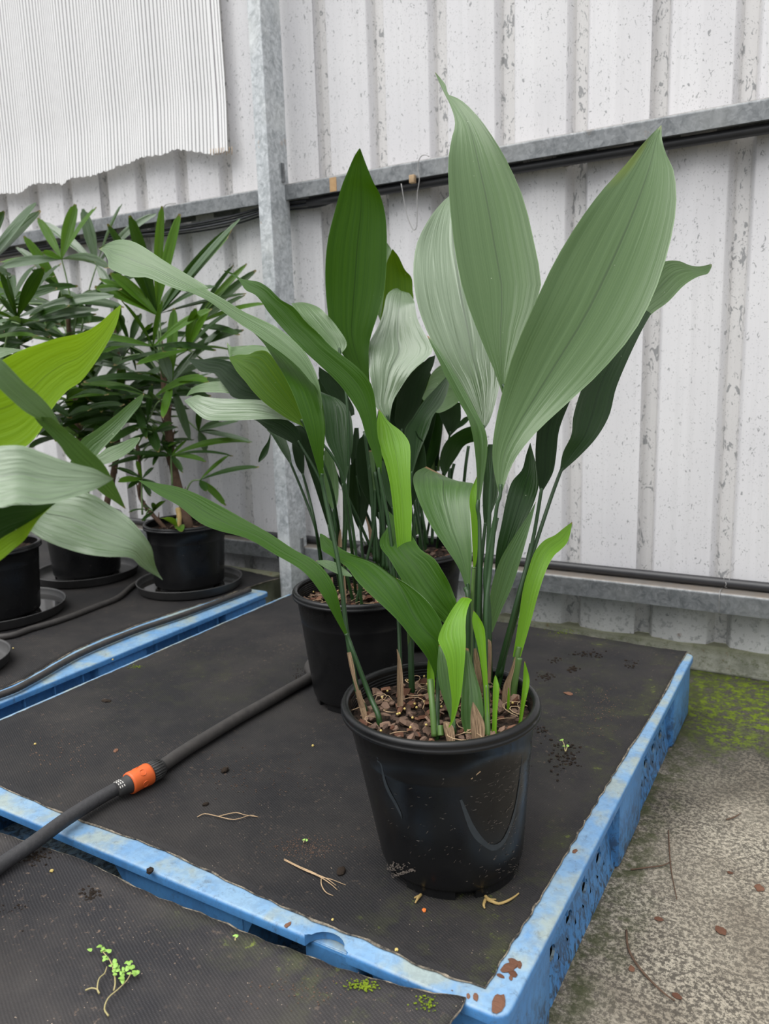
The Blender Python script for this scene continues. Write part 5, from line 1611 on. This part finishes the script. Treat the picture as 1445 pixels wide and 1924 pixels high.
def cane(plant, pts, r=.011):
    o = child(link('cane', tube(pts, [r * 1.15, r * 1.1, r, r * .9, r * .5], 9, 26), 'cane'), plant)
    d = []
    P = crsp(pts, 22)
    rr = random.Random(int(abs(pts[0][0]) * 1000))
    for i in range(2, 20):
        # fibrous leaf bases clasping the cane
        a = rr.uniform(0, 6.28)
        q = P[i]
        d.append(tube_data([q + np.array([math.cos(a) * r * .9, math.sin(a) * r * .9, -.012]), q + np.array([math.cos(a) * r * 1.15, math.sin(a) * r * 1.15, .006]), q + np.array([math.cos(a) * r * 1.5, math.sin(a) * r * 1.5, .022])], [.003, .0026, .0012], 5))
    link('cane_fibre', mesh(*join_data(d)), 'cane', o, kind='stuff')
    return o
def fill_fronds(plant, pts, n, seed, zr, out=(.10, .22), L=(.15, .24), lim=lambda p: True, wid=.028, nl=(6, 9)):
    rr = random.Random(seed)
    P = crsp(pts, 30)
    made = 0
    tries = 0
    while made < n and tries < n * 12:
        tries += 1
        q = P[int(rr.uniform(zr[0], zr[1]) * 29)]
        az = rr.uniform(0, 6.28)
        dr = np.array([math.cos(az), math.sin(az), rr.uniform(.0, .9)])
        dr /= np.linalg.norm(dr)
        hub = q + dr * rr.uniform(*out)
        if not lim(hub) or hub[1] > 2.0:
            continue
        sdv = np.cross(dr, [0, 0, 1.0])
        sdv /= np.linalg.norm(sdv)
        k = rr.randint(*nl)
        tips = []
        for i in range(k):
            a = math.radians(-115 + 230 * i / (k - 1) + rr.uniform(-8, 8))
            v = dr * math.cos(a) + sdv * math.sin(a) + np.array([0, 0, rr.uniform(-.35, .25)])
            v /= np.linalg.norm(v)
            t = hub + v * rr.uniform(*L)
            t[1] = min(t[1], 2.09)
            tips.append(t)
        if any(not lim(t) for t in tips):
            continue
        frond(plant, q, hub, tips, wid, (('palm', 'palm', 'palm_grey'), ('palm', 'palm_lit', 'palm'), ('palm',))[made % 3], .14)
        made += 1

P1 = (-1.785, 1.765)
palm1 = empty('potted_palm', (P1[0], P1[1], .157), 'lady palm in the black pot nearest the steel post', 'potted plant', 'lady palms in black pots with saucers')
pot_parts(palm1, P1, .108, .131, .212, z0=.1585, soil_z=.346, rings=False)
soil_disc(palm1, P1, .118, .346, seed=41, bump=.006)
scatter_chips(palm1, P1, .11, .346, 36, 42, .8)
c1 = [np.array((P1[0] + .01, P1[1] + .01, .335)), at_d(326, 880, 2.50), at_d(316, 800, 2.50), at_d(310, 740, 2.49), at_d(302, 640, 2.48)]
cane(palm1, c1, .0125)
c1b = [np.array((P1[0] - .06, P1[1] - .02, .335)), at_d(266, 940, 2.48), at_d(264, 900, 2.47), at_d(262, 870, 2.46), at_d(258, 830, 2.45)]
cane(palm1, c1b, .006)
c1c = [np.array((P1[0] + .02, P1[1] - .06, .335)), at_d(337, 975, 2.43), at_d(334, 955, 2.44), at_d(331, 930, 2.45), at_d(328, 900, 2.46)]
child(link('cut_cane', tube(c1c[:3], .008, 8, 8), 'root'), palm1)
pfrond(palm1, 'c3', (870, 1000), (855, 700), [(515, 545), (540, 500), (600, 470)], 2.44, wid=.040, mats=('palm_lit',))
pfrond(palm1, 'c3', (870, 990), (850, 690), [(585, 205), (705, 160), (880, 108), (975, 150), (1010, 500)], 2.46, wid=.037, mats=('palm', 'palm', 'palm_lit', 'palm_lit', 'palm'))
pfrond(palm1, 'c3', (880, 1000), (870, 690), [(1300, 178), (1255, 228), (1238, 262), (1165, 540), (1335, 580)], 2.44, wid=.034, mats=('palm_grey', 'palm', 'palm_lit'))
pfrond(palm1, 'c3', (900, 1040), (1035, 768), [(1265, 430), (1340, 420), (1390, 455), (1330, 590), (1440, 635), (1300, 805), (1140, 840)], 2.50, wid=.026, mats=('palm', 'palm_lit', 'palm'))
pfrond(palm1, 'c3', (880, 1040), (705, 866), [(640, 690), (765, 690), (905, 735), (1090, 812), (850, 1005), (740, 1000)], 2.52, wid=.028, mats=('palm',))
pfrond(palm1, 'c3', (900, 1120), (930, 1072), [(885, 1255), (1032, 1375), (455, 1062), (945, 662), (1220, 757), (1245, 1085), (1130, 1060), (870, 890)], 2.40, wid=.030, mats=('palm_lit', 'palm_grey', 'palm'))
pfrond(palm1, 'c3', (900, 1150), (800, 1290), [(320, 1238), (430, 1292), (465, 1145), (640, 1090), (825, 1075), (600, 1390), (860, 1440)], 2.46, wid=.030, mats=('palm',))
pfrond(palm1, 'c3', (910, 1250), (1080, 1330), [(1245, 1360), (1370, 1388), (1205, 1280), (1290, 1275), (1080, 1200), (1120, 1440)], 2.50, wid=.024, mats=('palm', 'palm_grey'))
CROP['c4'] = (0, 750, 2.58)
pfrond(palm1, 'c4', (835, 420), (830, 275), [(795, 200), (905, 195), (615, 265), (525, 325), (1000, 302), (885, 355), (1130, 275), (1220, 205)], 2.44, wid=.022, mats=('palm', 'palm_lit', 'palm'))
pfrond(palm1, 'c4', (690, 560), (690, 385), [(560, 330), (620, 432), (575, 400), (795, 455), (745, 330), (660, 300), (730, 470)], 2.44, wid=.022, mats=('palm', 'palm', 'palm_lit'))
pfrond(palm1, 'c4', (890, 470), (970, 392), [(1255, 328), (1095, 515), (1000, 445), (1110, 270)], 2.46, wid=.020, mats=('palm', 'palm_lit'))
pfrond(palm1, 'c4', (700, 590), (745, 545), [(625, 548), (745, 500), (690, 590), (700, 520), (800, 490)], 2.42, wid=.016, mats=('palm',))
pfrond(palm1, 'c4', (860, 600), (860, 620), [(785, 575), (880, 640)], 2.42, wid=.026, mats=('palm_lit',))
inb = lambda p: p[0] < -1.56 and p[2] > .38 and p[2] < 1.26
fill_fronds(palm1, c1, 9, 51, (.35, .98), lim=inb)
fill_fronds(palm1, c1b, 4, 52, (.5, 1.0), out=(.04, .10), L=(.07, .12), lim=inb, wid=.016)

P2 = (-2.215, 1.715)
palm2 = empty('potted_palm', (P2[0], P2[1], .157), 'lady palm in the farthest black pot, behind the drooping silvery leaf', 'potted plant', 'lady palms in black pots with saucers')
pot_parts(palm2, P2, .108, .131, .212, z0=.1585, soil_z=.346, rings=False)
soil_disc(palm2, P2, .118, .346, seed=44, bump=.006)
c2 = [np.array((P2[0], P2[1], .335)), at_d(160, 900, 2.68), at_d(146, 800, 2.68), at_d(138, 740, 2.68), at_d(125, 560, 2.66)]
cane(palm2, c2, .0125)
c2b = [np.array((P2[0] + .06, P2[1] + .03, .335)), at_d(215, 880, 2.72), at_d(222, 800, 2.72), at_d(226, 720, 2.72), at_d(215, 600, 2.70)]
cane(palm2, c2b, .010)
pfrond(palm2, 'c3', (400, 700), (335, 395), [(410, 97), (522, 113), (205, 170), (0, 440), (590, 440), (515, 410), (230, 360), (0, 410)], 2.62, wid=.036, mats=('palm_lit', 'palm_lit', 'palm_lit', 'palm_grey', 'palm', 'palm'))
pfrond(palm2, 'c3', (440, 800), (525, 430), [(450, 122), (660, 97), (845, 148), (225, 190), (600, 560)], 2.70, wid=.034, mats=('palm_grey',))
pfrond(palm2, 'c3', (380, 900), (330, 560), [(130, 270), (90, 330), (170, 450), (200, 560), (420, 620), (340, 760)], 2.70, wid=.034, mats=('palm_lit', 'palm_grey', 'palm'))
pfrond(palm2, 'c3', (400, 800), (440, 640), [(245, 780), (400, 780), (560, 600), (650, 665), (480, 740), (150, 735), (500, 560)], 2.60, wid=.032, mats=('palm', 'palm', 'palm_lit'))
pfrond(palm2, 'c3', (420, 900), (640, 800), [(565, 880), (640, 640), (500, 1060), (410, 1160), (660, 700)], 2.55, wid=.032, mats=('palm_grey', 'palm'))
inb2 = lambda p: p[0] < -1.72 and p[2] > .42 and p[2] < 1.30
fill_fronds(palm2, c2, 13, 61, (.3, 1.0), lim=inb2)
fill_fronds(palm2, c2b, 8, 62, (.3, 1.0), lim=inb2)

P3 = (-2.075, 1.295)
palm3 = empty('potted_palm', (P3[0], P3[1], .157), 'lady palm in the black pot cut by the left edge of the picture', 'potted plant', 'lady palms in black pots with saucers')
pot_parts(palm3, P3, .108, .131, .212, z0=.1585, soil_z=.346, rings=False)
soil_disc(palm3, P3, .118, .346, seed=47, bump=.006)
c3 = [np.array((P3[0], P3[1], .335)), at_d(10, 880, 2.30), at_d(0, 760, 2.30), at_d(-5, 680, 2.30), at_d(-20, 560, 2.28)]
cane(palm3, c3, .0125)
pfrond(palm3, 'c3', (20, 900), (95, 712), [(0, 470), (40, 480), (235, 440), (330, 418), (615, 592), (0, 610), (-60, 700), (30, 800), (270, 820)], 2.25, wid=.034, mats=('palm', 'palm', 'palm', 'palm', 'palm_grey'))
pfrond(palm3, 'c3', (-60, 700), (-110, 470), [(218, 132), (190, 92), (20, 140), (-60, 150), (60, 480)], 2.15, wid=.050, mats=('palm', 'palm_grey', 'palm'))
pfrond(palm3, 'c3', (20, 950), (-40, 830), [(165, 770), (275, 810), (130, 850), (0, 1000), (-120, 760)], 2.28, wid=.030, mats=('palm',))
inb3 = lambda p: p[0] < -1.80 and p[2] > .42 and p[2] < 1.24 and p[1] > 0.9
fill_fronds(palm3, c3, 14, 71, (.3, 1.0), lim=inb3)

saucer(P1, .165, 'round grey saucer under the palm pot nearest the post')
saucer(P2, .168, 'round grey saucer under the palm pot farthest back', wet=False)
saucer((-2.10, 1.305), .185, 'round grey saucer holding water under the left-edge palm pot')
s4 = saucer((-1.815, .970), .15, 'dark saucer just entering at the left edge, nearest of the saucers', wet=False)
# dark block behind the left pallet that carries the mat edge
bm = bmesh.new()
box_into(bm, -2.9, -1.628, 1.875, 2.05, 0, TZ - .002, bev=.006)
o = link('concrete_block', from_bm(bm), 'footing', smooth=False)
o['label'] = 'dark mossy concrete block behind the left pallet beside the post'
o['category'] = 'block'

# ================================================================== litter
def on_mat(x, y, up=.0):
    return at_z(x, y, TZ + .003 + up)
def crumb_cluster(x, y, rx, ry, n, seed, label, s=(.0012, .0040), z=None, m_='crumb'):
    rr = random.Random(seed)
    bm = bmesh.new()
    for k in range(n):
        p = at_z(x + rr.gauss(0, rx * .45), y + rr.gauss(0, ry * .45), z if z is not None else TZ + .003)
        r = rr.uniform(*s) * .72
        g = bmesh.ops.create_icosphere(bm, subdivisions=1, radius=r)
        f = (rr.uniform(.7, 1.7), rr.uniform(.7, 1.3), rr.uniform(.5, .9))
        for v in g['verts']:
            k_ = rr.uniform(.6, 1.25)
            v.co = Vector((p[0] + v.co.x * f[0] * k_, p[1] + v.co.y * f[1] * k_, p[2] + r * .3 + v.co.z * f[2] * k_))
    o = link('soil_crumbs', from_bm(bm), m_, kind='stuff', smooth=False)
    o['label'] = label
    o['category'] = 'soil'
    return o
crumb_cluster(1108, 1229, 30, 8, 46, 1, 'clump of dark soil crumbs near the far right corner of the big mat')
crumb_cluster(1044, 1241, 14, 6, 18, 2, 'small dark soil crumbs right of the front pot, leftmost clump')
crumb_cluster(1029, 1273, 24, 9, 44, 3, 'dark soil crumbs lying just right of the front pot rim')
crumb_cluster(1075, 1258, 13, 6, 22, 4, 'dark lump of soil on the big mat beside the crumbs', (.002, .0055))
crumb_cluster(1184, 1246, 16, 9, 22, 5, 'speckled crumbs near the back right edge of the big mat')
crumb_cluster(1060, 1422, 36, 34, 90, 6, 'spilled soil crumbs around the tiny seedling on the big mat')
crumb_cluster(1020, 1372, 22, 10, 20, 7, 'few soil crumbs beside the front pot')
crumb_cluster(172, 1686, 18, 16, 60, 8, 'dark clod of soil on the nearest mat', (.0015, .0038))
crumb_cluster(60, 1610, 40, 14, 110, 9, 'soil crumbs along the back edge of the nearest mat under the hose', (.001, .0030))
crumb_cluster(20, 1720, 60, 40, 90, 10, 'brown soil crumbs at the left of the nearest mat', (.0008, .0022))
crumb_cluster(575, 1592, 75, 26, 300, 11, 'fine tan grit scattered left of the front pot', (.0007, .0017), m_='chip')
crumb_cluster(470, 1455, 120, 60, 160, 31, 'sparse tan specks on the middle of the big mat', (.0007, .0018), m_='chip')
crumb_cluster(120, 1420, 110, 50, 140, 32, 'sparse tan specks on the left part of the big mat', (.0007, .0018), m_='chip')
crumb_cluster(1130, 1330, 60, 60, 140, 33, 'sparse specks on the right part of the big mat', (.0007, .0018), m_='chip')
crumb_cluster(600, 1860, 160, 40, 120, 34, 'sparse specks on the nearest mat', (.0006, .0014), m_='chip')
crumb_cluster(560, 1268, 14, 20, 40, 12, 'soil crumbs where the hose meets the middle pot', (.0008, .0022))
def lump(name, x, y, r, label, m_='crumb', cat='debris', group=None, flat=.6, z=None, seed=1, el=1.4):
    rr = random.Random(seed + int(x))
    p = at_z(x, y, z if z is not None else TZ + .003)
    bm = bmesh.new()
    bmesh.ops.create_icosphere(bm, subdivisions=2, radius=r)
    a = rr.uniform(0, 3.1)
    for v in bm.verts:
        w = v.co * (1 + rr.uniform(-.18, .18))
        X, Y = w.x * el, w.y
        v.co = Vector((p[0] + X * math.cos(a) - Y * math.sin(a), p[1] + X * math.sin(a) + Y * math.cos(a), p[2] + r * flat * .6 + w.z * flat))
    o = link(name, from_bm(bm), m_, smooth=False)
    o['label'] = label
    o['category'] = cat
    if group:
        o['group'] = group
    return o
lump('bark_lump', 200, 1318, .0060, 'black bark lump alone on the open left part of the big mat', flat=.4, el=2.0)
lump('bark_lump', 642, 1639, .0060, 'round black lump beside the forked straw', flat=.7)
lump('bark_lump', 423, 1449, .0060, 'small black lump on the mat below the hose', flat=.7)
lump('bark_lump', 386, 1512, .0040, 'tiny black lump above the thin dry root', flat=.6)
lump('bark_lump', 282, 1638, .0050, 'dark bark lump on the back edge of the nearest mat', flat=.7)
lump('bark_chip', 1068, 1304, .0065, 'reddish-brown bark chip right of the front pot', 'chip_red', flat=.3, el=1.6)
lump('bark_chip', 218, 1411, .0040, 'orange-brown bark chip above the orange connector', 'chip_red', flat=.4, el=1.8)
for i, (x, y, r) in enumerate([(588, 1402, .0024), (66, 1399, .0022), (797, 1712, .0026), (97, 1638, .0026), (625, 1729, .0016), (212, 1240, .0022), (25, 1219, .0022), (745, 1786, .0022)]):
    lump('pellet', x, y, r, ['pale pebble on the big mat left of the front pot', 'pale pebble near the left edge of the big mat', 'orange pellet on the mat before the front pot', 'yellow pellet on the nearest mat by the hose', 'tiny pellet near the front edge of the big mat', 'yellow crumb on the left mat', 'yellow crumb on the left mat by the edge', 'white pebble on the front edge of the big mat'][i], 'pellet_red' if i == 2 else 'pellet', flat=.9, el=1.0)
# bark flakes on the blue corner of the pallet
BF = 'bark flakes on the pallet corner'
for (x, y, r, lab) in [(966, 1808, .0042, 'dark bark flake highest on the pallet corner'), (957, 1819, .0060, 'longest bark flake on the pallet corner strip'), (963, 1829, .0040, 'tan bark flake below the longest one on the corner'), (976, 1813, .0030, 'small pale bark flake at the outer side of the corner strip'), (941, 1834, .0026, 'small round bark flake nearest the mat corner'), (960, 1838, .0022, 'tiny bark crumb under the tan flake'), (950, 1822, .0020, 'tiny bark crumb left of the longest flake'), (936, 1886, .0070, 'big brown bark flake at the very corner of the pallet'), (894, 1874, .0030, 'dark crumb on the front lip near the nearest mat corner'), (880, 1872, .0022, 'small crumb on the front lip beside the dark one'), (1080, 1600, .0030, 'bark crumb halfway along the right lip of the pallet'), (541, 1738, .0032, 'brown flake on the front lip of the pallet')]:
    lump('bark_flake', x, y, r, lab, 'chip_red', 'bark', BF, flat=.25, z=TZ, el=1.9)
def strands(name, paths, label, m_='straw', r=.0008, cat='debris', z=None):
    parts = []
    for P in paths:
        pts = [at_z(x, y, (z if z is not None else TZ + .004) + (.002 if 0 < i < len(P) - 1 else 0)) for i, (x, y) in enumerate(P)]
        parts.append(tube_data(pts, [r, r, r * .5], 5, 16))
    o = link(name, mesh(*join_data(parts)), m_)
    o['label'] = label
    o['category'] = cat
    return o
strands('dry_straw', [[(534, 1614), (560, 1627), (590, 1640), (605, 1648), (622, 1652), (650, 1663)], [(534, 1616), (570, 1634), (600, 1647), (620, 1660), (634, 1672)], [(604, 1648), (604, 1662), (612, 1676), (626, 1683)], [(540, 1617), (580, 1637), (612, 1650), (632, 1664)]], 'forked dry straw left of the front pot base')
strands('dry_root', [[(371, 1535), (385, 1529), (410, 1534), (440, 1540), (470, 1532), (485, 1535)], [(410, 1534), (430, 1529), (445, 1527), (460, 1531), (484, 1535)]], 'thin dry root lying on the mat below the hose')
strands('twig', [[(1177, 1748), (1180, 1780), (1195, 1810), (1220, 1840), (1250, 1868), (1268, 1880)]], 'thin dark twig on the concrete at the lower right', 'cane', .0018, 'twig', 0.002)
strands('twig', [[(1185, 1634), (1215, 1630), (1245, 1626), (1262, 1618)], [(1256, 1560), (1258, 1600), (1262, 1640), (1272, 1690)]], 'pale crossing grass stems on the concrete', 'cane', .0013, 'twig', 0.002)
strands('twig', [[(1365, 1540), (1380, 1535), (1392, 1528)]], 'short twig on the concrete, right side', 'cane', .0014, 'twig', 0.002)
for (x, y, r, lab) in [(1354, 1749, .0075, 'reddish leaf scrap on the concrete'), (1427, 1669, .0070, 'brown leaf scrap on the concrete at the right edge'), (1372, 1640, .0036, 'small brown chip in the middle of the concrete'), (1187, 1821, .0046, 'orange-brown chip on the concrete near the pallet'), (1272, 1872, .0050, 'brown chip at the end of the dark twig'), (1238, 1727, .0048, 'dull brown chip on the concrete')]:
    lump('leaf_scrap', x, y, r, lab, 'chip_red', 'debris', None, flat=.2, z=.001, el=1.3)
# seedlings
def seedling(name, stems, leaves, label, z, m_leaf='weed_leaf', r=.0010):
    b = at_z(*stems[0][0][:2], z)
    t = empty(name, tuple(b), label, 'seedling')
    for k, st in enumerate(stems):
        P = [at_z(x, y, z) + np.array([0, 0, h]) for (x, y, h) in st]
        child(link('stem', tube(P, [r, r * .8, r * .6], 6, 16), 'weed_stem'), t)
    for (x, y, h, s, a) in leaves:
        c = at_z(x, y, z) + np.array([0, 0, h])
        V = [c + np.array([0, 0, .0012])]
        for j in range(9):
            th = 2 * math.pi * j / 9
            q = s * (1 - .25 * (j == 0) + .1 * math.cos(3 * th))
            V.append(c + np.array([q * 1.2 * math.cos(th) * math.cos(a) - q * .85 * math.sin(th) * math.sin(a), q * 1.2 * math.cos(th) * math.sin(a) + q * .85 * math.sin(th) * math.cos(a), .0006 * math.sin(th * 2) + q * .5 * math.cos(th) * .6]))
        F = [(0, 1 + j, 1 + (j + 1) % 9) for j in range(9)]
        child(link('seedling_leaf', mesh(V, F), m_leaf), t)
def gp(x, y):
    return (x / 2.89, 1400 + y / 2.89)
def S(*pts):
    return [(*gp(x, y), h) for x, y, h in pts]
rl = random.Random(5)
lv = []
for (cx_, cy_, n, sp) in ((560, 1140, 7, 26), (575, 1185, 4, 16), (625, 1210, 5, 18), (630, 1245, 5, 18), (620, 1275, 3, 12), (685, 1235, 7, 26), (715, 1250, 6, 22), (665, 1300, 4, 15), (665, 1270, 3, 12), (740, 1250, 3, 12), (490, 1130, 1, 3)):
    for k in range(n):
        x, y = gp(cx_ + rl.gauss(0, sp * .6), cy_ + rl.gauss(0, sp * .6))
        lv.append((x, y, .004 + rl.uniform(0, .004), rl.uniform(.0020, .0034), rl.uniform(0, 6.28)))
seedling('weed_seedling', [S((590, 1475, .001), (568, 1440, .002), (590, 1390, .004), (640, 1350, .005), (690, 1300, .005), (715, 1260, .006)), S((620, 1350, .004), (628, 1310, .005), (620, 1250, .005), (600, 1190, .005), (560, 1145, .006)), S((540, 1355, .001), (530, 1335, .003), (540, 1285, .004), (570, 1255, .004), (582, 1220, .004)), S((465, 1335, .001), (500, 1332, .003), (530, 1340, .003), (542, 1356, .002))], lv, 'little green weed seedling growing from the nearest mat', TZ + .007)
seedling('weed_seedling', [[(1062, 1412, 0), (1060, 1405, .006), (1056, 1398, .008)], [(1063, 1412, 0), (1066, 1408, .006)]], [(1055, 1398, .008, .0036, .4), (1067, 1407, .006, .0030, 2), (1059, 1408, .006, .0028, 4)], 'tiny three-leaved seedling right of the front pot', TZ + .006)
seedling('weed_seedling', [[(442, 1767, 0), (443, 1763, .004)]], [(441, 1763, .004, .0022, .4), (446, 1764, .004, .0020, 2)], 'minute seedling at the back edge of the nearest mat', TZ + .008)
seedling('weed_seedling', [[(570, 1583, 0), (573, 1581, .003)]], [(571, 1581, .003, .0024, .4), (577, 1582, .003, .0020, 2)], 'minute green sprout on the grit left of the front pot', TZ + .006)
# moss cushions
def moss_patch(x, y, rx, ry, n, seed, label, z=None, s=(.0008, .0020)):
    o = crumb_cluster(x, y, rx, ry, n, seed, label, s, z, 'moss')
    o.name = 'moss_patch'
    o['category'] = 'moss'
moss_patch(680, 1852, 40, 12, 110, 21, 'yellow-green moss along the back edge of the nearest mat', TZ + .005)
moss_patch(256, 1252, 14, 4, 40, 22, 'small moss patch at the left edge of the big mat')
moss_patch(1058, 1188, 30, 7, 60, 23, 'moss growing at the back edge of the big mat')
moss_patch(800, 1885, 22, 16, 50, 24, 'moss tuft near the corner of the nearest mat', TZ + .005)
